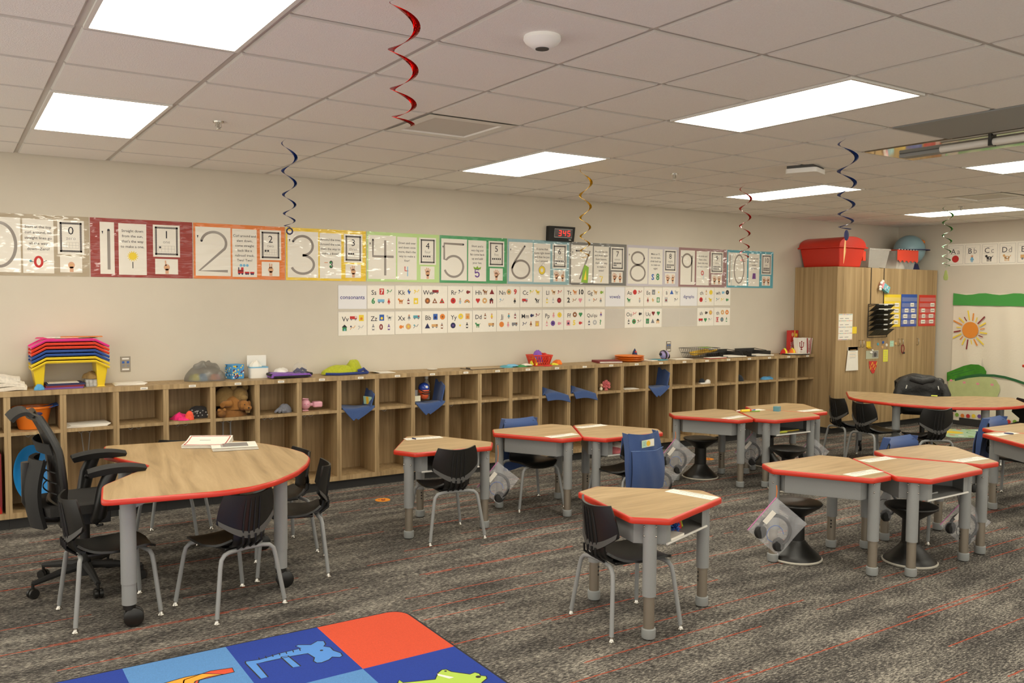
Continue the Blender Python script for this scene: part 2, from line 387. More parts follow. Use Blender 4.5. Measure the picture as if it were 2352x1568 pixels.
# ================================================================== cubbies along the back wall
X0, PI_, YF, ZT = -1.33, .351, 3.842, .980
CX1 = 7.445
contents = {-1: 'cut by the left edge of the photo', 0: 'holding the orange bucket and the blue disc', 1: 'with papers on its shelf behind the office chair', 3: 'holding the hot pink knit things', 4: 'stuffed with brown plush animals', 5: 'holding one grey glove', 6: 'holding the pale pink doll', 7: 'with a folded blue sack and yellow patch', 9: 'holding the toy helmet and a bent blue sack', 13: 'below the red basket with a crumpled blue sack', 14: 'below the orange cloth with a drooping blue sack', 15: 'holding the coral pink pompom', 16: 'with one white paper under the orange plates', 17: 'with a dark blue sack below the purple bird', 19: 'holding a black and white shoe', 21: 'holding a small dark cap', 22: 'holding a bright blue cloth', 24: 'touching the tall cabinet at the right end'}
ordn = ['', 'first', 'second', 'third', 'fourth', 'fifth', 'sixth', 'seventh', 'eighth', 'ninth', 'tenth', 'eleventh', 'twelfth', 'thirteenth', 'fourteenth', 'fifteenth', 'sixteenth', 'seventeenth', 'eighteenth', 'nineteenth', 'twentieth', 'twenty-first', 'twenty-second', 'twenty-third', 'twenty-fourth', 'twenty-fifth', 'twenty-sixth']
w = PI_ / 2 - .0005; dep = WY - .004 - YF
cub = thing('cubby_locker', '', 'cubby', (X0 - PI_ / 2, YF, 0), 0, 'wooden cubby lockers along the back wall')
for s in (-1, 1): MB('cubby_wood').bx(s * w, s * (w - .02), 0, dep, .081, .9445).build('side_panel', cub, 0)
MB('cubby_wood').bx(-w + .02, w - .02, dep - .012, dep, .12, .944).build('back_panel', cub, 0)
MB('cubby_wood').bx(-w + .02, w - .02, .001, dep - .012, .668, .692).build('shelf', cub, 0)
MB('cubby_wood').bx(-w + .02, w - .02, .001, dep - .012, .081, .12).build('bottom_panel', cub, 0)
MB('toe_black').bx(-w, w, .04, .06, 0, .081).build('toe_kick', cub, 0)
hk = MB('white_metal').bx(-.012, .012, dep - .017, dep - .012, .62, .65)
for s in (-1, 1): hk.tube([(0, dep - .018, .645), (s * .012, dep - .03, .622), (s * .03, dep - .045, .612), (s * .044, dep - .05, .622), (s * .05, dep - .05, .638)], .0035, 6)
hk.build('coat_hook', cub)
for k in range(-1, 25):
    lab = 'open two-level wooden cubby ' + contents.get(k, 'with an empty shelf, %s column from the left edge' % ordn[k + 2])
    if k == -1: cub['label'] = lab
    else: dup(cub, (X0 + PI_ * (k + .5), YF, 0), 0, lab)
t = thing('wooden_counter', 'long continuous wooden top over the whole cubby row', 'counter', ((X0 - PI_ + CX1) / 2, YF, .945))
hw = (CX1 - X0 + PI_) / 2
MB('cubby_wood').bx(-hw, hw, -.004, dep + .003, 0, .035).build('top_board', t, 0)
for k in range(2, 25):
    f = Flat('paper'); f.slab(-.026, .003, .026, .021, .0012)
    f.rect(-.018, .009, .016, .0135, .0016, 'ink_soft')
    o = f.build('name_label', t, 0); o.location = (X0 + PI_ * (k + .5) + .02 - t.location.x, -.004, .004)
# ================================================================== tall cabinet
CYF = 3.55; CZT = 2.07; seams = [7.447, 7.93, 8.345, 8.774, 9.118, 9.60]
t = thing('tall_cabinet', 'tall wood-grain storage cabinet in the far corner, papers on its doors', 'cabinet', (8.52, CYF, 0))
ox = 8.52
MB('cabinet_wood').bx(seams[0] - ox, seams[-1] - ox, .02, WY - CYF - .004, .075, CZT).build('body', t, 0)
MB('toe_black').bx(seams[0] - ox + .01, seams[-1] - ox - .01, .07, WY - CYF - .01, 0, .075).build('toe_kick', t, 0)
hx = [7.905, 7.972, 8.735, 8.81, 9.16]
for k in range(5):
    a, b = seams[k] - ox + (.0015 if k else 0), seams[k + 1] - ox - .0015
    d = MB('cabinet_wood').bx(a, b, 0, .019, .082, CZT - .002).build('door', t, 0)
    x = hx[k] - ox if k != 2 else None
    if k == 2: x = hx[2] - ox
    if k == 3: x = hx[3] - ox
    if k == 4: x = hx[4] - ox
    MB('chrome').tube([(x, .0, 1.068), (x, -.022, 1.068), (x, -.03, 1.078), (x, -.03, 1.145), (x, -.022, 1.155), (x, 0, 1.155)], .0045, 8).build('handle', d)
# ================================================================== student desks: truncated triangles
DH, DL, DS = .612, .584, .19
def hexa(L, s, rot=PI / 2):
    a = (L + 2 * s) / math.sqrt(3) - s * math.sqrt(3) / 2; out = []
    for k in range(3):
        g = rot - k * 2 * PI / 3; d = Vector((math.cos(g), math.sin(g))); n = Vector((d.y, -d.x))
        out += [tuple(d * a - n * s / 2), tuple(d * a + n * s / 2)]
    return out[::-1]
def banded_top(parent, outline, z, th, m, r=.02):
    """laminate slab and a bull-nosed coloured edge band around it"""
    p = round_poly(outline, r); q = inset(p, .010)
    MB(m).prism(q, z - th, z).build('tabletop', parent, 0)
    prof = [(.0102, z - .0004), (.006, z - .0006), (.002, z - .004), (0, z - .009), (0, z - th + .006), (.002, z - th + .002), (.0102, z - th)]
    rings = [[(x, y, zz) for x, y in inset(p, d)] for d, zz in prof]; n = len(p); b = MB('red_band')
    v = [x for r_ in rings for x in r_]
    b.add(v, [(k * n + i, (k + 1) * n + i, (k + 1) * n + (i + 1) % n, k * n + (i + 1) % n) for k in range(len(prof) - 1) for i in range(n)]); b.build('edge_band', parent, 60)
desk = thing('student_desk', '', 'desk')
banded_top(desk, hexa(DL, DS), DH, .033, 'desk_wood')
ib = hexa(DL - .06, DS - .01)
# steel book box: open toward local -y
bb = MB('grey_steel'); zb0, zb1 = DH - .148, DH - .034
hx_ = [Vector(x) for x in hexa(.44, .16)]
def wallp(m, a, b, z0, z1, t=.003):
    d = (b - a).normalized(); n = Vector((-d.y, d.x)) * t
    m.prism([tuple(a), tuple(b), tuple(b + n), tuple(a + n)], z0, z1)
order = sorted(hx_, key=lambda p: math.atan2(p.y, p.x))
for i in range(6):
    a, b = order[i], order[(i + 1) % 6]
    mid = (a + b) / 2
    if mid.y < -.15 and abs(mid.x) < .05:      # open front: only short returns beside the legs
        d = (b - a).normalized(); wallp(bb, a, a + d * .045, zb0, zb1); wallp(bb, b - d * .045, b, zb0, zb1); continue
    wallp(bb, a, b, zb0, zb1)
bb.build('book_box', desk, 0)
tp = [tuple(x) for x in order]
MB('grey_steel').prism(tp, zb0 - .002, zb0 + .001).build('tray_floor', desk, 0)
yy = min(x.y for x in order); xx = max(x.x for x in order if abs(x.y - yy) < .02)
MB('white_metal').tube([(-xx, yy - .004, zb0), (xx, yy - .004, zb0)], .006, 8).build('tray_lip', desk)
for k in range(3):
    g = PI / 2 - k * 2 * PI / 3; x, y = .338 * math.cos(g), .338 * math.sin(g)
    l = MB('grey_steel').cyl((x, y), .034, .215, DH - .033, n=24).build('leg', desk)
    ins = MB('brushed_tube').cyl((x, y), .0275, .05, .222, n=20)
    for q in range(3): ins.ball((x - .0265 * math.cos(g), y - .0265 * math.sin(g), .19 - .022 * q), .006, 'black_plastic', 8, (1, 1, 1))
    ins.build('leg_insert', l)
    MB('foot_plastic').lathe([(.001, .006), (.032, .006), (.035, .012), (.035, .052), (.031, .056), (.001, .056)], 24, None, Matrix.Translation((x, y, 0)), cap=False).build('foot', l)
    MB('chrome').cyl((x, y), .014, 0, .008, n=12).build('glide', l)
    for z in (DH - .05, DH - .098):
        for e in (-.5, .5):
            MB('chrome').ball((x + .034 * math.cos(g + e * 2 + PI * 0), y + .034 * math.sin(g + e * 2), z), .0055, n=8).build('bolt', l)
DESKS = {1: (1.407, .246, 108.5, -71.5, 'nearest student desk, standing alone with one chair at its left side'),
 2: (1.277, 2.341, 85.3, -94.7, 'lone student desk beside the heart-shaped table, chair pushed to its front'),
 3: (2.258, 2.431, 30.4, 90.4, 'left student desk of the pair before the cubbies, clear bag at its left leg'),
 4: (2.753, 2.165, 89.7, -90.3, 'right student desk of the pair before the cubbies, blue sack chair in front'),
 5: (4.185, 2.443, 29.2, 89.2, 'left student desk of the far group of three, wobble stool under it'),
 6: (4.675, 2.154, 88.3, -91.7, 'middle student desk of the far group, markers and a teal cube on top'),
 7: (5.169, 2.408, 29.5, 89.5, 'rear right student desk of the far group, partly hidden by the marker desk'),
 8: (2.995, .335, 30.1, 90, 'left student desk of the front right group, stool and headphones bag below'),
 9: (3.468, .03, 90.4, -89.6, 'middle student desk of the front right group with open empty tray'),
 10: (4.032, .226, 25.8, 85.8, 'rear right student desk of the front right group, blue sack behind it'),
 11: (5.307, .151, 90, -90, 'student desk cut by the right edge with a name strip near its corner'),
 12: (5.8, .42, 28, 88, 'student desk at the right edge standing just behind another cut desk')}
for k, (x, y, th, op, lab) in DESKS.items():
    rz = R(op + 90)
    if k == 1: desk.location = (x, y, 0); desk.rotation_euler.z = rz; desk['label'] = lab; desk['group'] = 'triangular student desks'
    else: dup(desk, (x, y, 0), rz, lab, 'triangular student desks')
# ================================================================== chairs
def make_chair():
    t = thing('school_chair', '', 'chair')
    def wid(u):
        return .088 + (.168 - .088) * min(1, u / .38) ** .7 if u < .38 else .168 - .014 * ((u - .38) / .62) ** 2 - (.055 * max(0, (u - .85) / .15) ** 2)
    def seat(u, v):
        v = 2 * v - 1; x = -.165 + .375 * u; z = .362 + .012 * v * v - .010 * math.sin(PI * min(1, u * 1.2)) - .03 * max(0, (u - .8) / .2) ** 2
        if u < .25: z += .028 * (1 - u / .25) ** 2
        return (x, v * wid(u), z)
    MB('black_plastic').sheet(seat, 16, 12, .012).build('seat', t, 50)
    def back(u, v):
        v = 2 * v - 1; z0 = .408 + .088 * abs(v) ** 1.7; z = z0 + (.652 - z0) * u
        w = .166 + .006 * math.sin(u * 3) - .030 * max(0, u) ** 1.6
        x = -.192 - .034 * u + .05 * v * v
        return (x, v * w, z - .014 * (1 - v * v) * u)
    bk = MB('black_plastic').sheet(back, 14, 14, .011)
    for v in (.36, .455, .545, .64): bk.tube([(back(u, v)[0] - .007, back(u, v)[1], back(u, v)[2]) for u in (.02, .2, .45, .7, .92)], [.005, .006, .006, .005, .002], 6, 'black_rib')
    bk.build('backrest', t, 50)
    def ledge(u, v):
        x, y, z = back(.16 * v - .02, .01 + .98 * u)
        return (x - .018 + .012 * v, y * 1.01, z)
    MB('dark_grey').sheet(ledge, 14, 2, .004).build('back_ledge', t, 50)  # grey instead of black paints in the light caught by the upward bevel
    def neck(u, v):
        v = 2 * v - 1; g = u * PI / 2
        return (-.145 - .055 * math.sin(g) + .02 * v * v, v * (.082 + .01 * u), .378 - .018 + .075 * (1 - math.cos(g)))
    nk = MB('black_plastic').sheet(neck, 6, 6, .012)
    for v in (-.055, -.02, .02, .055): nk.tube([(-.16, v, .348), (-.212, v, .385), (-.214, v, .425)], .006, 6, 'black_rib')
    nk.build('back_bracket', t, 50)
    MB('black_plastic').bx(-.12, .12, -.1, .1, .335, .352).build('seat_pan', t, 0, .006)
    for sx in (-1, 1):
        for sy in (-1, 1):
            x0 = .17 if sx > 0 else .165
            l = MB('grey_steel').tube([(sx * .14, sy * .001, .338), (sx * (x0 - .012), sy * .10, .337), (sx * x0, sy * .135, .332), (sx * (x0 + .006), sy * .156, .312), (sx * (x0 + .011), sy * .166, .27), (sx * .203, sy * .204, .022)], .0115, 10).build('leg', t)
            MB('chrome').lathe([(.001, 0), (.016, 0), (.017, .004), (.012, .012), (.011, .028), (.001, .028)], 14, None, Matrix.Translation((sx * .2035, sy * .2045, 0)), cap=False).build('glide', l)
    return t
chair = make_chair()
CH = [(1.23, .226, -8.5, 'black school chair at the left side of the nearest single desk'),
 (1.23, 2.137, 85, 'black school chair at the lone desk beside the heart-shaped table, back to camera'),
 (-.985, 1.771, 4.6, 'black school chair at the front left corner of the heart-shaped table'),
 (-.418, 1.552, 106.9, 'black school chair at the near side of the heart-shaped table, back to camera'),
 (.071, 1.97, 161.7, 'black school chair in profile at the rounded right end of the heart-shaped table'),
 (.107, 2.41, 183, 'black school chair hidden behind the profile chair at the round table end'),
 (-.393, 3.05, -116, 'black school chair behind the heart-shaped table, only legs and top rim showing'),
 (6.256, 2.459, -22, 'leftmost black school chair at the far heart-shaped table'),
 (6.125, 2.085, -12, 'second black school chair from the left at the far heart-shaped table'),
 (6.221, 1.613, 62, 'black school chair facing the far table in front of the jacket chair'),
 (7.52, 1.50, 150, 'black school chair at the far table, just its seat showing right of centre'),
 (2.24, 2.575, -95, 'black school chair wearing a blue sack behind the left desk of the pair'),
 (2.63, 1.88, 92, 'black school chair wearing a blue sack with sun patch, facing the cubbies'),
 (4.12, .375, -94, 'black school chair wearing a blue sack behind the front right group'),
 (5.8, .565, -88, 'black school chair wearing a blue sack behind the right edge desks')]
chairs = []
for k, (x, y, a, lab) in enumerate(CH):
    if k == 0: chair.location = (x, y, 0); chair.rotation_euler.z = R(a); chair['label'] = lab; chair['group'] = 'black school chairs'; chairs.append(chair)
    else: chairs.append(dup(chair, (x, y, 0), R(a), lab, 'black school chairs'))
# blue fabric seat sacks hung over chair backs
mat('blue_cloth', (54, 78, 128), .9, noise=.06, nscale=260, bump=.3, bscale=400, sheen=.2)
mat('blue_thread', (112, 136, 186), .9)
mat('sun_yellow', (238, 190, 50), .7); mat('mint', (176, 214, 190), .7); mat('patch_cream', (228, 222, 196), .7)
def sack(x, y, a, lab, patch):
    t = thing('seat_sack', lab, 'chair bag', (x, y, 0), R(a), 'blue seat sacks on chairs')
    def b(u, v):        # rear panel hanging down
        v = 2 * v - 1; z = .672 - .43 * u
        w = .150 + .028 * min(1, u * 2) - .01 * u; k = -.245 - .02 * math.sin(u * PI) + .035 * v * v * (1 - u) + .004 * math.sin(v * 9 + u * 7)
        return (k, v * w, z - .014 * (1 - v * v) * (1 - u) + .012 * math.sin(v * 4) * u)
    m = MB('blue_cloth').sheet(b, 16, 14, .006)
    def f(u, v):
        v = 2 * v - 1; z = .672 - .17 * u
        return (-.245 + .065 * min(1, u * 5) + .035 * v * v * .9, v * (.150 + .02 * u), z - .014 * (1 - v * v) + .004)
    m.sheet(f, 8, 12, .005); m.sheet(lambda u, v: (b(u, v * .0)[0] + .062 * v * (1 - u * .6), b(u, 0)[1], b(u, 0)[2] + .004 * v), 8, 2, .005)
    m.sheet(lambda u, v: (b(u, 1)[0] + .062 * v * (1 - u * .6), b(u, 1)[1], b(u, 1)[2] + .004 * v), 8, 2, .005)
    m.build('sack_body', t, 60)
    p = MB('blue_cloth').sheet(lambda u, v: (b(.27 + u * .71, .03 + .94 * v)[0] - .014 - .012 * math.sin(PI * u) - .008 * math.sin(PI * v), b(.27 + .71 * u, .03 + .94 * v)[1], b(.27 + .71 * u, .03 + .94 * v)[2]), 10, 12, .006)
    p.tube([(b(.27, v)[0] - .02, b(.27, v)[1], b(.27, v)[2]) for v in [i / 8 for i in range(9)]], .0025, 5, 'blue_thread')
    p.build('pocket', t, 60)
    if patch:
        M = Matrix.Translation((-.262, 0, .60)) @ Matrix.Rotation(R(-3), 4, 'X') @ Matrix(((0, 0, -1, 0), (-1, 0, 0, 0), (0, 1, 0, 0), (0, 0, 0, 1)))
        f = Flat('patch_cream'); f.M = M
        f.slab(-.062, -.027, .062, .027, .002); f.rect(-.06, -.025, -.018, .025, .003, 'mint'); f.rect(-.016, -.025, .02, .025, .003, 'patch_cream'); f.disc(.002, 0, .02, .0036, 'sun_yellow'); f.rect(.024, -.02, .058, .022, .003, 'paper')
        for q in range(3): f.rect(-.05, .012 - q * .011, -.026, .015 - q * .011, .0036, 'ink_soft')
        f.build('name_patch', t, 0)['label'] = 'yellow and mint name patch'
    return t
sack(*CH[11][:3], 'blue seat sack on the chair behind the left desk of the pair', 0)
sack(*CH[12][:3], 'blue seat sack with a yellow sun patch, hanging toward the camera', 1)
sack(*CH[13][:3], 'blue seat sack peeking over the rear desk of the front right group', 0)
sack(*CH[14][:3], 'blue seat sack on the chair behind the right edge desks', 0)
# ================================================================== wobble stools
st = thing('wobble_stool', '', 'stool')
MB('black_plastic').lathe([(.001, .012), (.16, .012), (.158, .022), (.125, .05), (.09, .085), (.064, .115), (.058, .128), (.001, .128)], 36, cap=False).build('base', st)
MB('stool_rim').lathe([(.15, .0), (.165, .004), (.168, .012), (.16, .017), (.15, .014)], 36, cap=False).build('base_rim', st)
MB('black_plastic').lathe([(.054, .126), (.052, .285)], 28).build('column', st)
MB('black_plastic').lathe([(.052, .28), (.066, .29), (.105, .317), (.148, .348), (.16, .362), (.157, .369), (.135, .374), (.08, .369), (.001, .366)], 36, cap=False).build('seat', st)
ST = [(2.88, .47, 'black wobble stool under the left desk of the front right group'), (3.44, .03, 'black wobble stool under the middle desk with the open tray'),
 (4.19, 2.60, 'black wobble stool under the left desk of the far group'), (4.47, 1.83, 'black wobble stool half hidden behind the leg of the marker desk'), (5.2, 2.66, 'black wobble stool deep under the far group, nearly hidden')]
for k, (x, y, lab) in enumerate(ST):
    if k == 0: st.location = (x, y, 0); st['label'] = lab; st['group'] = 'black wobble stools'
    else: dup(st, (x, y, 0), .4 * k, lab, 'black wobble stools')
# ================================================================== heart-shaped activity tables
HALF = [(.82, .70), (1.0, .47), (1.12, .22)]
KO = [(0, .83), (.55, .835), (.72, .79), (.86, .68), (1.0, .49), (1.10, .28), (1.155, .09), (1.155, -.09), (1.10, -.28), (1.0, -.49), (.86, -.68), (.72, -.79), (.55, -.835), (0, -.83), (0, -.465), (.248, 0), (0, .465)][::-1]
def kidney(loc, rz, h, wd, lab):
    t = thing('activity_table', lab, 'table', (*loc, 0), rz, 'heart-shaped activity tables')
    banded_top(t, KO, h, .03, wd, .05)
    for x, y in ((.12, .69), (.12, -.69), (.92, .40), (.92, -.40)):
        l = MB('grey_steel').cyl((x, y), .038, .22, h - .03, n=24).cyl((x, y), .035, .115, .225, n=24).build('leg', t)
        sx = -1 if x > .5 else 1
        MB('grey_steel').prism([(0, 0), (.12, 0), (0, -.05)], -.004, .004, None, Matrix.Translation((x + sx * .03, y, h - .031)) @ Matrix.Rotation(0 if sx > 0 else PI, 4, 'Z') @ Matrix.Rotation(PI / 2, 4, 'X')).build('bracket', l, 0)
        cs = MB('black_plastic')
        for s in (-1, 1): cs.lathe([(.001, -.012), (.04, -.012), (.048, -.006), (.048, .006), (.04, .012), (.001, .012)], 20, None, Matrix.Translation((x + .02, y + s * .019, .048)) @ Matrix.Rotation(PI / 2, 4, 'X'), cap=False)
        cs.bx(x - .02, x + .03, y - .008, y + .008, .05, .1).cyl((x, y), .03, .09, .118); cs.build('caster', l)
    return t
kidney((-.948, 2.212), R(-8.4), .68, 'table_wood', 'large heart-shaped table at left with booklets on its wood-grain top')
kidney((7.283, 2.254), R(218.6), .64, 'far_table_wood', 'heart-shaped table by the tall cabinet, notch toward the jacket chair')
# ---- teacher chairs
def swivel_base(t, r=.3, rot=0, m='black_matte', z=.40):
    b = MB(m).cyl((0, 0), .045, .06, .13, n=20).cyl((0, 0), .027, .12, z, 'black_plastic')
    b.build('gas_column', t)
    for k in range(5):
        g = rot + k * 2 * PI / 5; c, s = math.cos(g), math.sin(g)
        a = MB(m).tube([(.03 * c, .03 * s, .115), (.15 * c, .15 * s, .105), (r * c, r * s, .082)], [.026, .021, .014], 8).build('base_arm', t)
        w_ = MB('black_plastic')
        for q in (-1, 1): w_.lathe([(.001, -.009), (.026, -.009), (.029, 0), (.026, .009), (.001, .009)], 16, None, Matrix.Translation((r * c - q * s * .013, r * s + q * c * .013, .029)) @ Matrix.Rotation(g, 4, 'Z') @ Matrix.Rotation(PI / 2, 4, 'X'), cap=False)
        w_.cyl((r * c, r * s), .008, .03, .085); w_.build('caster', a)
t = thing('office_chair', 'black mesh high-back office chair with armrests at the notch of the left table', 'office chair', (-1.03, 2.33, 0), R(2))
swivel_base(t, .3, R(-15), 'black_matte', .42)
def pad(u, v):
    v = 2 * v - 1; u2 = 2 * u - 1; e = max(abs(v), abs(u2))
    return (.02 + .24 * u2 * (1 - .08 * v * v), .235 * v * (1 - .1 * u2 * u2), .50 - .02 * (1 - v * v) - .035 * max(0, (u - .75) / .25) ** 2 - .015 * e ** 6)
MB('black_mesh').sheet(pad, 14, 12, .05).build('seat', t, 60)
MB('black_plastic').bx(-.14, .12, -.11, .11, .37, .435).tube([(.02, -.1, .40), (.03, -.24, .39), (.05, -.27, .40)], .008, 6).build('tilt_mechanism', t, 0, .015)
def bx_(z): return -.165 - .05 * max(0, (.62 - z)) + -.10 * max(0, z - .62) - .36 * max(0, z - .80) ** 1.35 * 1.6
def bk(u, v):
    v = 2 * v - 1; z = .50 + .50 * u; w = (.235 + .02 * math.sin(u * PI)) * (1 - .22 * max(0, (u - .6) / .4) ** 1.5) * (1 - .12 * max(0, (.25 - u) / .25) ** 2)
    return (bx_(z) + .03 * v * v - .0, v * w, z)
MB('black_screen').sheet(bk, 20, 10, .004).build('mesh_back', t, 60)
lp = [bk(0, v / 8) for v in range(9)] + [bk(u / 14, 1) for u in range(1, 15)] + [bk(1, 1 - v / 8) for v in range(1, 9)] + [bk(1 - u / 14, 0) for u in range(1, 14)]
MB('black_plastic').tube(lp, .02, 8, None, None, True).build('back_frame', t)
def hd(u, v):
    v = 2 * v - 1; g = u * 2.3
    return (bx_(1.0) - .005 - .055 * (1 - math.cos(g)) , v * (.17 - .02 * u), 1.005 + .0 + .035 * math.sin(g) - .045 * u * u)
MB('black_matte').sheet(hd, 10, 8, .02).build('head_roll', t, 60)
for z0, z1 in ((.80, .86), (.70, .705), (.64, .645), (.58, .585)):
    MB('black_matte').sheet(lambda u, v: (bk((z0 + (z1 - z0) * u - .5) / .5, .06 + .88 * v)[0] - .022 - .03 * (1 - (2 * v - 1) ** 2) * (1 if z1 - z0 > .02 else .5), bk((z0 - .5) / .5, .06 + .88 * v)[1], z0 + (z1 - z0) * u), 2, 10, .006).build('back_rib', t, 60)
MB('black_matte').sheet(lambda u, v: (-.262 - .03 * math.sin(u * PI) + .05 * (2 * v - 1) ** 2, (v - .5) * (.30 - .06 * u), .76 - .38 * u), 10, 8, .025).build('rear_panel', t, 60)
MB('black_plastic').tube([(-.08, 0, .40), (-.24, 0, .42), (-.285, 0, .52), (-.285, 0, .74)], .03, 10).build('back_spine', t)
for s in (-1, 1):
    a = MB('black_matte').sheet(lambda u, v: (-.02 + .29 * (u - .0) - .0, s * .265 + .05 * (2 * v - 1) * math.sin(PI * (.12 + .76 * u)) ** .5, .712 - .012 * (2 * v - 1) ** 2 - .02 * (2 * u - 1) ** 2), 12, 6, .04).build('armrest', t, 60)
    MB('black_plastic').tube([(.02, s * .22, .42), (.03, s * .275, .45), (.06, s * .278, .60), (.10, s * .268, .70)], [.028, .036, .04, .036], 10).ball((.055, s * .24, .58), .016).build('arm_post', a)
t = thing('leather_chair', 'black padded swivel chair behind the far heart-shaped table', 'office chair', (7.50, 2.43, 0), R(218.6))
swivel_base(t, .31, R(20), 'chrome', .40)
mat('black_leather', (24, 23, 22), .4, bump=.3, bscale=60)
MB('black_leather').bx(-.24, .27, -.26, .26, .40, .52).build('seat', t, 40, .05, 4)
MB('black_leather').bx(-.30, -.19, -.25, .25, .46, .78).build('backrest', t, 40, .05, 4)
for s in (-1, 1): MB('black_leather').tube([(-.2, s * .28, .45), (.0, s * .3, .57), (.18, s * .29, .58), (.2, s * .28, .45)], .03, 8).build('armrest', t)
# puffy jacket draped over its back
mat('jacket_black', (38, 37, 36), .6, bump=.9, bscale=24, noise=.2, nscale=25)
def jk(u, v):
    v = 2 * v - 1; g = (u - .5) * 2          # u: front hem -> over top -> rear hem
    w = .27 * (1 - .15 * (1 - abs(g)) ** 2); z = .80 - .40 * abs(g) ** 1.7 - .09 * abs(v) ** 3.5
    x = -.245 - .13 * (1 if g > 0 else -1) * min(1, abs(g) * 3) ** .6
    puff = .022 * abs(math.sin(u * 19)) + .012 * math.sin(v * 7 + u * 5)
    return (x - puff * (1 if g > 0 else -1), v * w + .02 * math.sin(u * 9), z + puff * .5)
j = thing('jacket', 'puffy black jacket draped over the far swivel chair', 'jacket', (7.50, 2.43, 0), R(218.6))
MB('jacket_black').sheet(jk, 30, 24, .02).build('body', j, 70)
for s in (-1, 1):
    MB('jacket_black').tube([(-.16, s * .22, .70), (-.10, s * .25, .60), (-.09, s * .24, .48), (-.10, s * .23, .40)], [.045, .052, .048, .04], 12).build('sleeve', j, 70)
    MB('white_metal').tube([(-.08, s * .16, .70), (-.075, s * .17, .66)], .006, 6).build('zip_pull', j)
hb = MB('jacket_black').tube([(-.13, -.12, .77), (-.1, 0, .74), (-.13, .12, .77)], [.03, .045, .03], 10); hb.build('hood', j, 70)
# tall table and rim at the right frame edge
t = thing('standing_table', 'tall white-topped table with red edge cut by the right frame edge', 'table', (8.25, 1.2, 0), 0)
banded_top(t, rrect(-.30, -.9, .30, .42, .06), .985, .03, 'paper_cool', .02)
for x, y in ((-.22, .33), (.22, .33), (-.22, -.8), (.22, -.8)): MB('grey_steel').cyl((x, y), .03, 0, .955).build('leg', t)
# ================================================================== number posters on the back wall
LAM = dict(rough=.6, coat=.9, coatbump=1.0)
PC = [(172, 156, 130), (150, 52, 44), (224, 124, 52), (234, 196, 36), (186, 216, 142), (66, 152, 94), (142, 178, 184), (114, 112, 108), (196, 190, 198), (152, 114, 114), (84, 160, 176)]
for i, cc in enumerate(PC): mat('card_%d' % i, cc, **LAM)
mat('sheet_white', (232, 226, 214), **LAM)
mat('skin', (214, 164, 132), .6); mat('numeral_grey', (140, 130, 122), .6, coat=.6)
PAL = dict(red=(196, 48, 44), dred=(130, 34, 40), orange=(222, 130, 50), yellow=(236, 206, 60), green=(60, 140, 84), lime=(130, 170, 60), blue=(52, 96, 176), navy=(36, 40, 84), sky=(120, 180, 214), purple=(110, 74, 150), pink=(226, 150, 160), brown=(140, 88, 54), tan=(214, 168, 110), black=(38, 36, 38), grey=(130, 130, 134), lgrey=(186, 186, 184), teal=(84, 160, 176), white=(236, 232, 224), magenta=(226, 40, 120))
for k_, v_ in PAL.items(): mat('p_' + k_, v_, .65)
def hand(f, x, y, s, n, h, flip=1):
    f.rect(x - .10 * s, y - .5 * s, x + .12 * s, y - .15 * s, h, 'skin'); f.disc(x, y - .05 * s, .2 * s, h, 'skin', .22 * s)
    fl = [(-.16, .30), (-.06, .42), (.05, .40), (.15, .30)]
    use = {0: [], 1: [1], 2: [1, 2], 3: [0, 1, 2], 4: [0, 1, 2, 3], 5: [0, 1, 2, 3]}[n]
    for q in use: f.line([(x + flip * fl[q][0] * s, y + .05 * s), (x + flip * fl[q][0] * 1.5 * s, y + fl[q][1] * s)], .085 * s, h, 'skin')
    if n == 5: f.line([(x + flip * .1 * s, y - .1 * s), (x + flip * .36 * s, y + .12 * s)], .09 * s, h, 'skin')
    else: f.line([(x - .12 * s, y - .06 * s), (x + .1 * s, y - .02 * s)], .07 * s, h + .0002, 'p_tan')
NUM = {}
def arc(cx, cy, rx, ry, a0, a1, n=26): return [(cx + rx * math.cos(R(a0 + (a1 - a0) * i / n)), cy + ry * math.sin(R(a0 + (a1 - a0) * i / n))) for i in range(n + 1)]
NUM[0] = [arc(.5, .5, .44, .46, 90, 450, 40)]; NUM[1] = [[(.62, .9), (.62, .02)]]
NUM[2] = [arc(.52, .70, .40, .26, 170, -30) + [(.05, .04), (.97, .04)]]
NUM[3] = [arc(.48, .72, .38, .24, 155, -90) + arc(.48, .25, .42, .23, 90, -160)]
NUM[4] = [[(.12, .95), (.12, .52), (.97, .52)], [(.62, .95), (.62, .02)]]
NUM[5] = [[(.9, .93), (.06, .94), (.06, .50)] + arc(.48, .31, .42, .29, 140, -160)]
NUM[6] = [[(.68, .96), (.2, .5), (.08, .3)] , arc(.5, .28, .42, .26, 0, 360, 40)]
NUM[7] = [[(.2, .9), (.92, .9), (.38, .03)]]
NUM[8] = [arc(.5, .74, .36, .2, 0, 360, 36), arc(.5, .27, .42, .25, 0, 360, 36)]
NUM[9] = [arc(.45, .73, .38, .22, 0, 360, 36), [(.84, .9), (.82, .02)]]
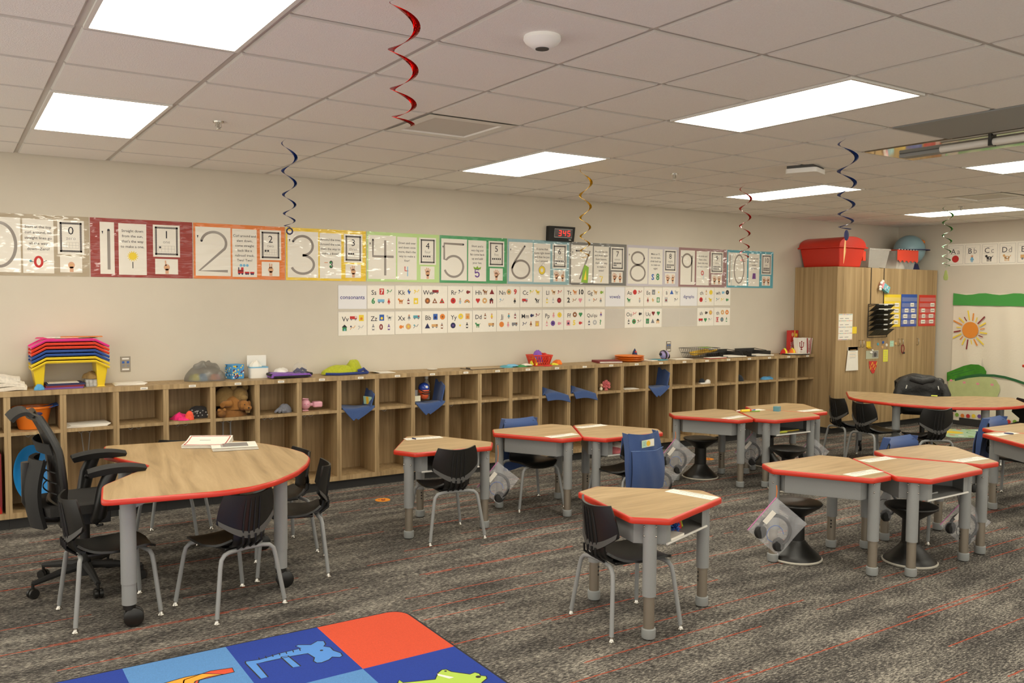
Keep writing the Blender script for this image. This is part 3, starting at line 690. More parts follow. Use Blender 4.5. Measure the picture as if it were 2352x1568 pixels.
RH = [['Start at the top', 'curl around, no', 'straight lines go', 'all the way', 'down--Zero!'], ['Straight down', 'from the sun,', "that's the way", 'to make a one.'], ['Curl around and', 'slant down,', 'come straight', 'back like a', 'railroad track.', 'Two! Two!'], ['Around the tree,', 'Around the tree,', 'thats the way to', 'make a three!'], ['Down and over', 'and down once', "more, that's the", 'way to make a', 'four!'], ['Short and a', 'very big and', 'fat come back', 'up and add', 'your hat.'], ['A curve that', 'slants right down', 'and then he just', 'curls around.'], ['Across the sky', 'and down again', 'from heaven,', "that's the way", 'to make a', 'seven!'], ["Make an 'S',", 'do not wait,', 'climb back up', 'to make an', 'eight!'], ['A circle and', 'then a line,', "that's the way", 'to make a nine.'], ['Ten, one and', 'then a zero be a', 'number', 'superhero.']]
WD = ['zero', 'one', 'two', 'three', 'four', 'five', 'six', 'seven', 'eight', 'nine', 'ten']
PXS = [-1.50, -.744, .014, .778, 1.526, 2.277, 3.049, 3.829, 4.614, 5.401, 6.194, 7.028]
cname = ['tan', 'dark red', 'orange', 'yellow', 'lime green', 'green', 'pale blue', 'grey', 'lavender', 'mauve', 'teal']
def picture(f, n, x, y, s, h):
    q = lambda a: 'p_' + a
    if n == 0: f.ring(x, y, .22 * s, .16 * s, h, q('red'), .34 * s); f.line([(x - .5 * s, y), (x - .3 * s, y)], .04 * s, h, q('black')); f.disc(x - .5 * s, y + .05 * s, .08 * s, h, q('teal')); f.line([(x + .3 * s, y), (x + .5 * s, y + .1 * s)], .04 * s, h, q('black'))
    elif n == 1:
        for k in range(14): f.line([(x + .2 * s * math.cos(k * .449), y + .2 * s + .2 * s * math.sin(k * .449)), (x + .38 * s * math.cos(k * .449), y + .2 * s + .38 * s * math.sin(k * .449))], .06 * s, h, q('yellow'))
        f.disc(x, y + .2 * s, .28 * s, h + .0002, q('yellow')); f.rect(x - .03 * s, y - .7 * s, x + .03 * s, y - .22 * s, h, q('black'))
    elif n == 2:
        for a, b, c_ in ((-.55, -.1, 'dred'), (.0, .35, 'white'), (.42, .75, 'white')):
            f.rect(x + a * s, y - .16 * s, x + b * s, y + .08 * s, h, q('red')); f.rect(x + a * s, y + .0 * s, x + b * s, y + .14 * s, h + .0002, q(c_)); f.disc(x + (a + .1) * s, y - .18 * s, .07 * s, h + .0003, q('navy')); f.disc(x + (b - .1) * s, y - .18 * s, .07 * s, h + .0003, q('navy'))
        f.rect(x - .3 * s, y + .1 * s, x - .1 * s, y + .34 * s, h, q('red')); f.rect(x - .52 * s, y + .14 * s, x - .44 * s, y + .34 * s, h, q('navy'))
        for k in range(3): f.disc(x + (-.3 + .25 * k) * s, y + .5 * s, .11 * s, h, q('sky'))
    elif n == 3:
        f.line([(x + .3 * s * a - .1 * s, y + .6 * s * b - .3 * s) for a, b in NUM[3][0]], .07 * s, h, q('black')); f.disc(x, y + .15 * s, .11 * s, h, q('green')); f.disc(x, y - .18 * s, .11 * s, h, q('green')); f.rect(x - .55 * s, y + .1 * s, x - .25 * s, y + .18 * s, h, 'skin')
    elif n == 4: f.line([(x - .22 * s, y + .4 * s), (x - .22 * s, y), (x + .12 * s, y)], .09 * s, h, q('red')); f.line([(x + .05 * s, y + .4 * s), (x + .05 * s, y - .5 * s)], .08 * s, h + .0002, q('sky'))
    elif n == 5: f.line([(x + .5 * s * (a - .5), y + .75 * s * (b - .55)) for a, b in NUM[5][0]], .13 * s, h, q('purple')); f.poly([(x - .35 * s, y + .3 * s), (x + .35 * s, y + .3 * s), (x + .42 * s, y + .56 * s), (x + .15 * s, y + .44 * s), (x, y + .62 * s), (x - .15 * s, y + .44 * s), (x - .42 * s, y + .56 * s)], h + .0002, q('lime'))
    elif n == 6: f.ring(x, y, .26 * s, .2 * s, h, q('yellow'), .3 * s); f.ring(x, y, .38 * s, .03 * s, h + .0002, q('black'), .42 * s); f.line([(x - .1 * s, y + .42 * s), (x + .2 * s, y + .75 * s), (x + .3 * s, y + .55 * s)], .03 * s, h, q('grey'))
    elif n == 7: f.line([(x - .2 * s, y + .3 * s), (x + .2 * s, y + .3 * s), (x - .05 * s, y - .3 * s)], .12 * s, h, q('yellow'))
    elif n == 8: f.text('S', x - .38 * s, y - .3 * s, .85 * s, h, q('blue'), .03); f.text('8', x + .34 * s, y - .3 * s, .95 * s, h, q('green'), .03)
    elif n == 9: f.ring(x - .05 * s, y + .2 * s, .17 * s, .11 * s, h, q('red'), .22 * s); f.line([(x + .15 * s, y + .1 * s), (x + .15 * s, y - .55 * s)], .05 * s, h, q('sky'))
    else: f.poly([(x - .3 * s, y - .35 * s), (x + .35 * s, y - .35 * s), (x + .28 * s, y + .35 * s), (x - .2 * s, y + .35 * s)], h, q('purple')); f.line([(x, y - .3 * s), (x, y + .3 * s)], .08 * s, h + .0002, q('dred'))
for n in range(11):
    x0, x1 = PXS[n] + .004, PXS[n + 1] - .004; w = x1 - x0; hh = .452; z0 = 1.801
    t = thing('number_poster', '%s laminated number poster teaching the numeral %d, on the back wall' % (cname[n], n), 'poster', (x0, WY - .001, z0), 0, 'laminated number posters')
    f = Flat('card_%d' % n); f.slab(0, 0, w, hh, .002); f.build('backing_card', t, 0)
    if n == 1: sh = (.09, .225, .265, .535, .60, .87)
    elif n == 9: sh = (.03, .32, .355, .62, .655, .92)
    elif n == 10: sh = (.02, .42, .455, .69, .735, .955)
    else: sh = (.02, .392, .41, .68, .715, .955)
    f = Flat('sheet_white'); a, b = sh[0] * w, sh[1] * w
    f.slab(a, .024, b, hh - .03, .0032, None, .002)
    if n == 10: f.line([(a + .03, .06), (a + .03, hh - .06)], .016, .0036, 'numeral_grey'); f.line([(a + .19 * 1 + .085 * math.cos(k * PI / 20), hh / 2 + (.17) * math.sin(k * PI / 20)) for k in range(41)], .016, .0036, 'numeral_grey'); f.rect(a + .058, .024, a + .062, hh - .03, .0034, 'card_10')
    else:
        for st_ in NUM[n]: f.line([(a + (b - a) * (.06 + .88 * p), .04 + (hh - .085) * (.03 + .94 * q)) for p, q in st_], .021, .0036, 'numeral_grey')
        p, q = NUM[n][0][0]; f.disc(a + (b - a) * (.06 + .88 * p), .04 + (hh - .085) * (.03 + .94 * q), .009, .004, 'ink')
        f.poly([(a + .012, hh - .10), (a + .024, hh - .10), (a + .018, hh - .125)], .004, 'ink')
    f.build('numeral_sheet', t, 0)
    f = Flat('sheet_white'); a, b = sh[2] * w, sh[3] * w; f.slab(a, .02, b, hh - .034, .0032, None, .002)
    L_ = RH[n]; y = hh - .10; sz = min(.034, (b - a) / 7.2)
    for k, l in enumerate(L_): f.text(l, (a + b) / 2, y - k * .0405, sz, .0036, 'ink', .008)
    picture(f, n, (a + b) / 2, y - len(L_) * .0405 - .045, .105 if n in (0, 1, 2, 3, 5, 6, 8) else .10, .0036)
    f.build('rhyme_sheet', t, 0)
    f = Flat('sheet_white'); a, b = sh[4] * w, sh[5] * w; c0, c1 = hh * .37, hh - .032
    f.slab(a, c0, b, c1, .0032, None, .002); m_ = .022
    for k in range(13):
        xx = a + m_ + (b - a - 2 * m_) * k / 12; f.disc(xx, c0 + m_, .0085, .0034, 'ink_grey', n=8); f.disc(xx, c1 - m_, .0085, .0034, 'ink_grey', n=8)
    for k in range(17):
        yy_ = c0 + m_ + (c1 - c0 - 2 * m_) * k / 16; f.disc(a + m_, yy_, .0085, .0034, 'ink_grey', n=8); f.disc(b - m_, yy_, .0085, .0034, 'ink_grey', n=8)
    f.line([(a + m_ + .004, c0 + m_ + .004), (b - m_ - .004, c0 + m_ + .004), (b - m_ - .004, c1 - m_ - .004), (a + m_ + .004, c1 - m_ - .004), (a + m_ + .004, c0 + m_ + .004)], .003, .0038, 'ink')
    xc = (a + b) / 2; f.text(str(n), xc, c1 - .105, .085, .0036, 'ink'); f.text(WD[n], xc, c1 - .145, .036, .0036, 'ink_soft')
    g0 = c1 - .165; cw = min(.0245, (b - a - 2 * m_ - .03) / 5)
    for k in range(6): f.line([(xc + (k - 2.5) * cw, g0), (xc + (k - 2.5) * cw, g0 - 2 * cw)], .0012, .0035, 'ink_soft')
    for k in range(3): f.line([(xc - 2.5 * cw, g0 - k * cw), (xc + 2.5 * cw, g0 - k * cw)], .0012, .0035, 'ink_soft')
    for k in range(n): f.disc(xc + (k % 5 - 2) * cw, g0 - (k // 5 + .5) * cw, .0082, .004, 'ink', n=10)
    f.build('ten_frame_card', t, 0)
    f = Flat('sheet_white'); f.slab(a + .014, .03, b - .016, hh * .335, .0032, None, .002); yc = .03 + (hh * .335 - .03) / 2
    if n <= 5: hand(f, xc, yc, .115, n, .0036)
    else: hand(f, xc - .038, yc, .11, 5, .0036); hand(f, xc + .04, yc, .11, n - 5, .0036, -1)
    f.build('hand_photo', t, 0)
# ================================================================== phonics cards
def pic(f, code, x, y, s, h):
    k, *cs = code.split(':'); m = ['p_' + c for c in cs] or ['p_grey']; a = m[0]; b = m[-1]
    if k == 'd': f.disc(x, y, .5 * s, h, a); f.disc(x, y, .18 * s, h + .0003, b)
    elif k == 'r': f.rect(x - .42 * s, y - .5 * s, x + .42 * s, y + .5 * s, h, a); f.disc(x, y - .1 * s, .22 * s, h + .0003, b)
    elif k == 'w': f.rect(x - .6 * s, y - .18 * s, x + .6 * s, y + .3 * s, h, a); f.disc(x - .35 * s, y - .22 * s, .15 * s, h + .0003, 'p_grey'); f.disc(x + .35 * s, y - .22 * s, .15 * s, h + .0003, 'p_grey'); f.rect(x + .25 * s, y + .05 * s, x + .55 * s, y + .25 * s, h + .0003, b)
    elif k == 't': f.poly([(x - .5 * s, y - .4 * s), (x + .5 * s, y - .4 * s), (x, y + .5 * s)], h, a); f.disc(x, y - .12 * s, .15 * s, h + .0003, b)
    elif k == 'h': f.disc(x - .2 * s, y + .15 * s, .24 * s, h, a); f.disc(x + .2 * s, y + .15 * s, .24 * s, h + .0001, a); f.poly([(x - .42 * s, y + .08 * s), (x + .42 * s, y + .08 * s), (x, y - .5 * s)], h + .0002, a)
    elif k == 'a':       # four-legged animal
        f.disc(x, y, .36 * s, h, a, .2 * s); f.disc(x - .38 * s, y + .25 * s, .17 * s, h + .0002, a)
        for q in (-.25, -.1, .12, .25): f.rect(x + q * s - .04 * s, y - .48 * s, x + q * s + .05 * s, y, h, a)
        f.line([(x + .3 * s, y + .05 * s), (x + .52 * s, y + .28 * s)], .07 * s, h, a); f.disc(x + .05 * s, y, .12 * s, h + .0003, b)
    elif k == 'p': f.disc(x, y + .3 * s, .17 * s, h, 'skin'); f.poly([(x - .28 * s, y - .25 * s), (x + .28 * s, y - .25 * s), (x + .12 * s, y + .18 * s), (x - .12 * s, y + .18 * s)], h, a); f.rect(x - .14 * s, y - .52 * s, x - .03 * s, y - .2 * s, h, b); f.rect(x + .03 * s, y - .52 * s, x + .14 * s, y - .2 * s, h, b)
    elif k == 'l': f.line([(x - .45 * s, y - .3 * s), (x - .1 * s, y + .1 * s), (x + .15 * s, y - .05 * s), (x + .45 * s, y + .35 * s)], .12 * s, h, a); f.disc(x - .3 * s, y + .2 * s, .14 * s, h, b)
    elif k == 'f': f.disc(x, y - .05 * s, .3 * s, h, a); f.poly([(x + .2 * s, y), (x + .5 * s, y + .25 * s), (x + .5 * s, y - .3 * s)], h + .0002, a); f.disc(x - .12 * s, y + .02 * s, .06 * s, h + .0003, b)
    elif k == 'b': f.rect(x - .2 * s, y - .5 * s, x + .2 * s, y + .2 * s, h, a); f.rect(x - .08 * s, y + .2 * s, x + .08 * s, y + .5 * s, h, b); f.rect(x - .17 * s, y - .3 * s, x + .17 * s, y, h + .0003, 'p_white')
    elif k == 'k': f.poly([(x, y + .5 * s), (x + .32 * s, y + .1 * s), (x, y - .5 * s), (x - .32 * s, y + .1 * s)], h, a); f.poly([(x, y + .5 * s), (x + .32 * s, y + .1 * s), (x, y + .1 * s)], h + .0003, b)
    elif k == 'n': f.rect(x - .4 * s, y - .5 * s, x + .4 * s, y + .5 * s, h, a); f.text(cs[1], x, y - .33 * s, .95 * s, h + .0003, 'p_white', .03)
    elif k == 'c': f.text(cs[1], x, y - .4 * s, 1.25 * s, h, a, .04)
    elif k == 'o':
        for q, cl in enumerate(('red', 'yellow', 'navy')): f.ring(x, y - .35 * s, (.5 - .13 * q) * s, .12 * s, h, 'p_' + cl, n=12, a1=PI)
    elif k == 'g':       # house
        f.rect(x - .36 * s, y - .5 * s, x + .36 * s, y + .1 * s, h, a); f.poly([(x - .48 * s, y + .08 * s), (x + .48 * s, y + .08 * s), (x, y + .52 * s)], h + .0002, 'p_black'); f.rect(x - .08 * s, y - .5 * s, x + .12 * s, y - .15 * s, h + .0003, b)
CARDS1 = [('consonants', []), ('Ss', ['n:red:7', 'l:green', 'c:green:6', 'w:sky', 'p:red:red']), ('Kk', ['k:blue:yellow', 'l:yellow', 'a:orange:tan', 'b:dred:grey', 'r:yellow:white']), ('Ww', ['w:dred:red', '', 'd:brown:orange', 't:brown:white', 't:red:green']), ('Rr', ['l:grey:navy', 'f:dred:green', 'd:red:dred', 'p:lgrey:sky', 'o']), ('Hh', ['a:brown:tan', 't:dred', 'h:red', 'd:tan:white', 'g:dred:white']), ('Nn', ['d:tan:green', 'c:red:9', 'l:lgrey:sky', '', 'p:black:black']), ('Cc', ['l:yellow:lime', 'a:yellow', 'w:red:sky', '', 'a:black:white']), ('Ll', ['a:tan:black', 'l:red:dred', 'b:yellow:grey', 'b:lgrey', 'd:dred:red']), ('Tt', ['a:orange:tan', 'c:black:10', 'c:black:2', 'l:brown:tan', 'h:pink']), ('Gg', ['a:tan', 'f:lime:yellow', 'd:white:lgrey', 'l:brown:orange', 'p:grey:lgrey']), ('vowels', []), ('Aa', ['d:red', 'l:dred:red', 'a:green', '', 'p:lgrey:grey']), ('Ee', ['r:grey:lgrey', 'd:white:yellow', 'p:dred:red', 'k:tan:white', 'n:green:8']), ('Ii', ['t:blue', 'a:lgrey', 'r:lgrey:dred', '', 'l:grey:black']), ('digraphs', []), ('ch', ['b:tan:brown', 'd:yellow', 'd:red:dred', 'b:lgrey', 'a:yellow']), ('wh', ['f:sky', 'd:black:grey', 'l:grey:teal', 'l:yellow', 'f:green:dred'])]
CARDS2 = [('Vv', ['w:red:white', 'r:yellow:orange', 'g:green:sky', 'l:tan:navy', 'l:lgrey']), ('Zz', ['r:blue:yellow', 'a:lgrey:black', 'b:grey:grey', 'c:dred:0', 'b:purple:purple']), ('Xx', ['p:grey:lgrey', 'w:teal:red', 'f:orange', 'd:tan:yellow', 'l:grey:teal']), ('Bb', ['r:blue:navy', 'd:orange:brown', 't:navy', 'w:tan:brown', 'b:brown:grey']), ('Yy', ['d:yellow:lgrey', 'r:tan:orange', 'd:navy:purple', 'd:white:yellow', 'b:black:black']), ('Dd', ['b:brown:brown', 'p:yellow:orange', 'a:green', '', 'w:tan:brown']), ('Jj', ['p:teal:grey', 'b:dred:grey', 'd:orange', 'p:pink:pink', 'w:grey:brown']), ('Mm', ['f:navy', 'l:dred', 'l:navy:grey', 'p:brown:tan', 'r:tan:yellow']), ('Pp', ['p:pink:pink', 'd:yellow:tan', 'b:pink:tan', 'd:purple:navy', 'f:pink']), ('Ff', ['d:brown:white', 'h:green', 'r:pink:navy', 'c:yellow:5', 'f:red']), ('Qu/qu', ['', 'p:purple:lgrey', 'b:navy:grey', 'd:lgrey:white', 'c:green:?']), None, ('Oo', ['l:red:pink', 'f:black', 'b:black:grey', 'd:green:dred', 'l:grey:brown']), ('Uu', ['h:dred', 'h:green', 'r:green:grey', 't:grey', 'g:tan:white']), None, None, ('sh', ['f:black:tan', 'd:tan:yellow', 'w:red:dred', 'h:green', 'l:lgrey:black']), ('th', ['d:tan:white', 'd:orange:white', 'n:red:13', 'd:grey:teal', 'b:green:black'])]
CX0, CWD = 1.255, .2785
for row, (lst, z0) in enumerate(((CARDS1, 1.551), (CARDS2, 1.312))):
    for k, cd in enumerate(lst):
        x = CX0 + CWD * k; w = CWD - .004; hh = .212; zz = z0 + .002 * k
        if cd is None:
            f = Flat('bag_film'); f.slab(0, 0, w, hh, .001)
            one('empty_sleeve', f, 'empty clear card sleeve %s' % {11: 'right of the Qu card in the lower row', 14: 'right of the Uu card in the lower row', 15: 'left of the sh card in the lower row'}[k], 'card sleeve', (x, WY - .001, zz), ang=0, group='empty clear card sleeves'); continue
        nm, pics = cd; head = nm in ('consonants', 'vowels', 'digraphs')
        t = thing('phonics_card', 'white card with the %s %s in the %s row below the number posters' % ('heading word' if head else 'letters', nm, 'upper' if row == 0 else 'lower'), 'card', (x, WY - .001, zz), 0, 'phonics picture cards')
        f = Flat('paper_cool' if head else 'paper'); f.slab(0, 0, w, hh, .0015)
        f.rect(0, 0, .0015, hh, .0018, 'ink_soft')
        if head: f.text(nm, w / 2, hh * .42, .052 if len(nm) > 7 else .055, .0018, 'ink_blue', .01)
        else:
            f.text(nm, (.067 if len(nm) < 4 else .10), hh * .60, .062 if len(nm) < 4 else .055, .0018, 'ink', .006)
            if nm in ('Aa', 'Ee', 'Ii', 'Oo', 'Uu'): f.ring(.062, hh * .68, .05, .0015, .0019, 'p_pink', .045)
            P5 = [(.145, hh * .74), (.222, hh * .74), (.06, hh * .33), (.138, hh * .33), (.216, hh * .33)]
            for (px, py), cde in zip(P5, pics):
                if cde: pic(f, cde, px, py, .056, .0018)
        f.build('card_sheet', t, 0)
        f = Flat('bag_film'); f.slab(-.001, hh - .006, w + .001, hh + .012, .003); f.build('sleeve_edge', t, 0)
# ================================================================== wall clock and outlets
t = thing('wall_clock', 'black digital wall clock showing 3 45 in red, above the posters', 'clock', (3.69, WY - .001, 2.25))
MB('black_matte').prism([(-.17, 0), (.155, 0), (.172, .152), (-.165, .152)], 0, .055, None, Matrix(((1, 0, 0, 0), (0, 0, -1, 0), (0, 1, 0, 0), (0, 0, 0, 1)))).build('case', t, 0, .004)
f = Flat('p_lgrey'); mat('clock_glass', (46, 8, 10), .2); mat('led_red', (255, 30, 20), .4, emit=1.6)
f.line([(-.10, .038), (.125, .038), (.135, .125), (-.095, .125), (-.10, .038)], .005, .0555, 'p_lgrey'); f.rect(-.097, .041, .124, .122, .0553, 'clock_glass'); f.rect(.085, .012, .115, .02, .0555, 'p_white'); f.build('display', t, 0)
f = Flat('led_red')
SEG = {'3': 'abgcd', '4': 'fgbc', '5': 'afgcd'}
for ch, cx in (('3', -.028), ('4', .028), ('5', .085)):
    hw, hh = .015, .026; zc = .082; L = {'a': [(-hw, hh), (hw, hh)], 'g': [(-hw, 0), (hw, 0)], 'd': [(-hw, -hh), (hw, -hh)], 'b': [(hw, hh), (hw, 0)], 'c': [(hw, 0), (hw, -hh)], 'f': [(-hw, hh), (-hw, 0)]}
    for s_ in SEG[ch]: f.line([(cx + p + q * .12, zc + q) for p, q in L[s_]], .007, .0562)
f.build('digits', t, 0)
for x, z, lab in ((-.505, 1.065, 'steel network outlet plate beside the stack of lap trays'), (5.262, 1.055, 'steel network outlet plate above the purple toy bird')):
    t = thing('wall_outlet', lab, 'outlet', (x, WY - .001, z), 0, 'steel wall outlet plates')
    f = Flat('brushed_tube'); f.slab(-.036, 0, .036, .118, .006); f.build('plate', t, 0, .002)
    f = Flat('p_white'); f.rect(-.025, .012, .025, .024, .0065); f.rect(-.025, .095, .025, .107, .0065); f.rect(-.026, .064, -.008, .082, .0065, 'p_blue'); f.rect(.008, .064, .026, .082, .0065, 'p_blue'); f.rect(-.026, .036, -.008, .054, .0065, 'p_grey'); f.rect(.008, .036, .026, .054, .0065, 'p_grey'); f.build('jacks', t, 0)
# ================================================================== right wall: letter strip and cloth banner
def east(u, v): return at(u, v, 0, WX)
for k, (nm, pics) in enumerate((('Aa', 'd:red'), ('Bb', 'p:sky:sky'), ('Cc', 'a:black:lgrey'), ('Dd', 'a:tan:white'), ('Ee', 'w:tan:black'))):
    y0 = 3.445 - .224 * k
    t = thing('letter_card', 'framed white alphabet card %s on the right wall' % nm, 'card', (WX - .001, y0, 2.128), 0, 'alphabet cards on the right wall')
    f = Flat('paper', 'east'); f.slab(0, 0, .222, .29, .002); f.line([(.014, .022), (.208, .022), (.208, .268), (.014, .268), (.014, .022)], .003, .0023, 'ink_grey'); f.text(nm[0], .075, .155, .10, .0024, 'ink'); f.text(nm[1], .145, .155, .10, .0024, 'ink_grey'); f.line([(.03, .235), (.15, .235)], .002, .0023, 'ink_soft'); f.line([(.03, .152), (.15, .152)], .002, .0023, 'ink_soft'); pic(f, pics, .105, .09, .095, .0024); f.build('card_sheet', t, 0)
mat('banner_cloth', (226, 216, 198), .95, bump=.2, bscale=40); mat('banner_green', (72, 150, 70), .95); mat('leaf_green', (62, 132, 36), .9, noise=.25, nscale=9); mat('leaf_pale', (186, 194, 138), .9, noise=.06, nscale=12); mat('stem_green', (44, 98, 58), .9)
mat('sun_orange', (222, 138, 50), .9)
BY0, BZ0 = 3.34, .06
t = thing('wall_banner', 'cream cloth wall banner with green top band, orange sun and leaves', 'banner', (WX - .003, BY0, BZ0))
def bw(u, v): return (-.004 - .006 * math.sin(v * 26) * (.4 + .6 * math.sin(u * 3 + .4)) - .004 * math.sin(v * 61 + u * 4), -2.6 * v, 1.69 * u + .006 * math.sin(v * 9) * (u > .98))
MB('banner_cloth').sheet(bw, 24, 90, .002).build('cloth', t, 60)
f = Flat('banner_green', 'east'); f.poly([(-.002, 1.54)] + [(2.6, 1.53)] + [(2.6 - 2.6 * k / 30, 1.69 + .012 * math.sin(k * 1.3)) for k in range(31)], .020)
f.build('top_band', t, 0)
f = Flat('sun_orange', 'east'); sx_, sz_ = .245, 1.215
f.disc(sx_, sz_, .108, .021, 'sun_orange', n=28)
for k in range(20):
    g = k * 2 * PI / 20 + .1; r1 = .19 + .035 * ((k * 7) % 3)
    f.line([(sx_ + .128 * math.cos(g), sz_ + .128 * math.sin(g)), (sx_ + r1 * math.cos(g + .05), sz_ + r1 * math.sin(g + .05))], .017 if k % 3 else .012, .021, ('sun_orange', 'p_yellow', 'p_dred', 'p_yellow')[k % 4])
f.build('sun_motif', t, 0)
f = Flat('leaf_green', 'east')
def bp(u, v): p = east(u, v); return (BY0 - p.y, p.z - BZ0)
f.poly([bp(*q) for q in [(2177, 855), (2195, 848), (2215, 840), (2232, 836), (2250, 837), (2262, 843), (2268, 853), (2267, 861), (2240, 863), (2215, 867), (2195, 871), (2177, 875)]], .021)
for q in ((2185, 858, 2215, 850), (2190, 862, 2240, 848), (2200, 866, 2258, 857)): f.line([bp(q[0], q[1]), bp(q[2], q[3])], .006, .0213, 'stem_green')
f.poly([bp(*q) for q in [(2180, 874), (2210, 868), (2240, 865), (2275, 865), (2290, 872), (2298, 885), (2299, 897), (2292, 912), (2260, 925), (2180, 925)]], .0205, 'leaf_pale')
f.line([bp(*q) for q in [(2195, 872), (2225, 865), (2255, 861.5), (2285, 862), (2310, 866), (2335, 873), (2352, 879), (2380, 890)]], .032, .0215, 'stem_green')
for u, v in ((2187, 873), (2217, 878), (2248, 881), (2281, 883)): p = bp(u, v); f.disc(p[0], p[1], .022, .0218, 'p_pink', .016)
f.build('leaf_motif', t, 0)
f = Flat('p_red', 'east')
for k in range(26): f.disc(.03 + .075 * k, .085 - .012 * math.sin(k * .9) - .0016 * k, .026, .021, 'p_' + ('red', 'lime', 'orange', 'red', 'yellow', 'purple', 'teal', 'purple', 'orange', 'red')[k % 10])
f.build('dot_border', t, 0)
# play mat on the floor below the banner
f = Flat('p_white', 'floor'); mat('mat_mint', (176, 206, 176), .8)
f.prism(rrect(-.42, -.34, .42, .34, .06), 0, .006, 'mat_mint')
for k in range(20): g = k * .314; f.disc(.36 * math.cos(g), .28 * math.sin(g), .035, .0064, 'p_' + ('red', 'yellow', 'orange', 'white', 'lime')[k % 5])
f.disc(-.18, .05, .12, .0066, 'p_yellow'); f.ring(.1, 0, .12, .012, .0066, 'p_green')
one('play_mat', f, 'mint and yellow play mat on the carpet below the cloth banner', 'mat', (9.02, 2.72, .001), R(-35), ang=0)
# ================================================================== desk-top paper strips, markers, booklets
def strip(px, lab, z=DH + .0005, mark=None, flip=False, nums=True):
    P = [at(u, v, 2, z) for u, v in px]            # corner a, b (one short end), c, d
    c = sum(P, Vector()) / 4; ex = (P[2] - P[1]) if (P[2] - P[1]).length > (P[1] - P[0]).length else (P[1] - P[0])
    ang = math.atan2(ex.y, ex.x)
    if flip: ang += PI
    lw, sw = .285, .085
    f = Flat('paper', 'floor'); f.slab(-lw / 2, -sw / 2, lw / 2, sw / 2, .0012)
    f.line([(-lw / 2 + .012, .006), (lw / 2 - .012, .006)], .0015, .0016, 'ink_grey')
    for k in range(11):
        x = -lw / 2 + .022 + k * .024; f.line([(x, .0), (x, .012)], .0014, .0016, 'ink_grey')
        if nums: f.text(str(k), x, -.018, .015, .0016, 'ink')
    f.line([(-.09, .026), (.06, .026)], .007, .0016, 'ink_soft')
    t = thing('number_strip', lab, 'paper strip', (c.x, c.y, z), ang, 'number line strips on the desks')
    f.build('strip_sheet', t, 0)
    return t, c, ang
def dpx(o, s, L): return [(o[0] + u / s, o[1] + v / s) for u, v in L]
strip([(1527, 1129.6), (1628.5, 1148.3), (1654, 1141.6), (1548, 1122.3)], 'white number strip on the nearest single desk')
strip(dpx((890, 980), 9.046, [(340, 238), (440, 285), (1155, 238), (1040, 183)]), 'white number strip on the lone desk beside the heart-shaped table')
strip(dpx((1120, 960), 10.69, [(1360, 450), (1600, 492), (2265, 408), (2050, 365)]), 'white number strip on the left desk of the pair before the cubbies')
strip(dpx((1310, 960), 10.69, [(100, 210), (300, 255), (920, 185), (730, 150)]), 'white number strip on the right desk of the pair before the cubbies')
strip(dpx((1520, 920), 10.69, [(1410, 428), (1650, 460), (2150, 385), (1880, 365)]), 'white number strip on the left desk of the far group')
strip(dpx((1680, 910), 10.226, [(170, 345), (420, 375), (830, 325), (600, 292)]), 'white number strip under the yellow marker in the far group')
strip(dpx((1680, 910), 10.226, [(1520, 335), (1740, 368), (2160, 325), (1960, 298)]), 'white number strip on the rear right desk of the far group')
strip(dpx((1740, 1030), 7.35, [(1420, 428), (1700, 475), (2145, 397), (1880, 350)]), 'white number strip on the left desk of the front right group')
strip(dpx((1950, 1010), 6.533, [(130, 300), (330, 343), (730, 285), (520, 245)]), 'white number strip on the middle desk of the front right group')
strip(dpx((1950, 1010), 6.533, [(1520, 300), (1750, 342), (2120, 288), (1890, 250)]), 'white number strip on the rear desk of the front right group')
strip(dpx((2230, 960), 6.03, [(225, 220), (400, 247), (690, 213), (500, 195)]), 'white number strip with a dark blue oval at the right edge')
p = at(2317, 995.5, 2, DH + .002); one('ink_pad', MB('p_navy').lathe([(.001, 0), (.035, 0), (.033, .004), (.001, .004)], 20, cap=False), 'dark blue oval eraser on the number strip at the right edge', 'eraser', (p.x, p.y, DH + .002))
p = at(951, 1007.5, 2, DH + .004); one('crayon', MB('p_navy').tube([(-.02, .0, .004), (.02, .0, .004)], .005, 8), 'short dark blue crayon on the number strip of the lone desk', 'crayon', (p.x, p.y, DH + .002), R(100))
p = at(1713, 944, 2, DH + .01); t = thing('marker', 'fat yellow marker with red cap on the far group desk', 'marker', (p.x, p.y, DH + .0145), R(-10))
MB('p_yellow').tube([(-.055, 0, 0), (.04, 0, 0)], .0125, 10).build('barrel', t); MB('p_red').tube([(.04, 0, 0), (.06, 0, 0)], .0115, 10).build('cap', t)
for k, (u, v, a, cl, nm) in enumerate(((1730, 942.5, 20, 'p_blue', 'blue'), (1734, 944.5, -20, 'p_lime', 'green'), (1700, 943.5, 5, 'p_white', 'white'))):
    p = at(u, v, 2, DH + .005); one('crayon', MB(cl).tube([(-.05, 0, 0), (.045, 0, 0), (.055, 0, 0)], [.006, .006, .002], 8), '%s crayon beside the yellow marker on the far group desk' % nm, 'crayon', (p.x, p.y, DH + .008), R(a))
p = at(1784.5, 944, 2, DH); t = thing('plastic_cup', 'small teal plastic cube cup standing on the far group marker desk', 'cup', (p.x, p.y, DH), .3); mat('teal_cup', (96, 150, 166), .3)
MB('teal_cup').prism(rrect(-.028, -.028, .028, .028, .006), .001, .045).build('cup_body', t, 30)
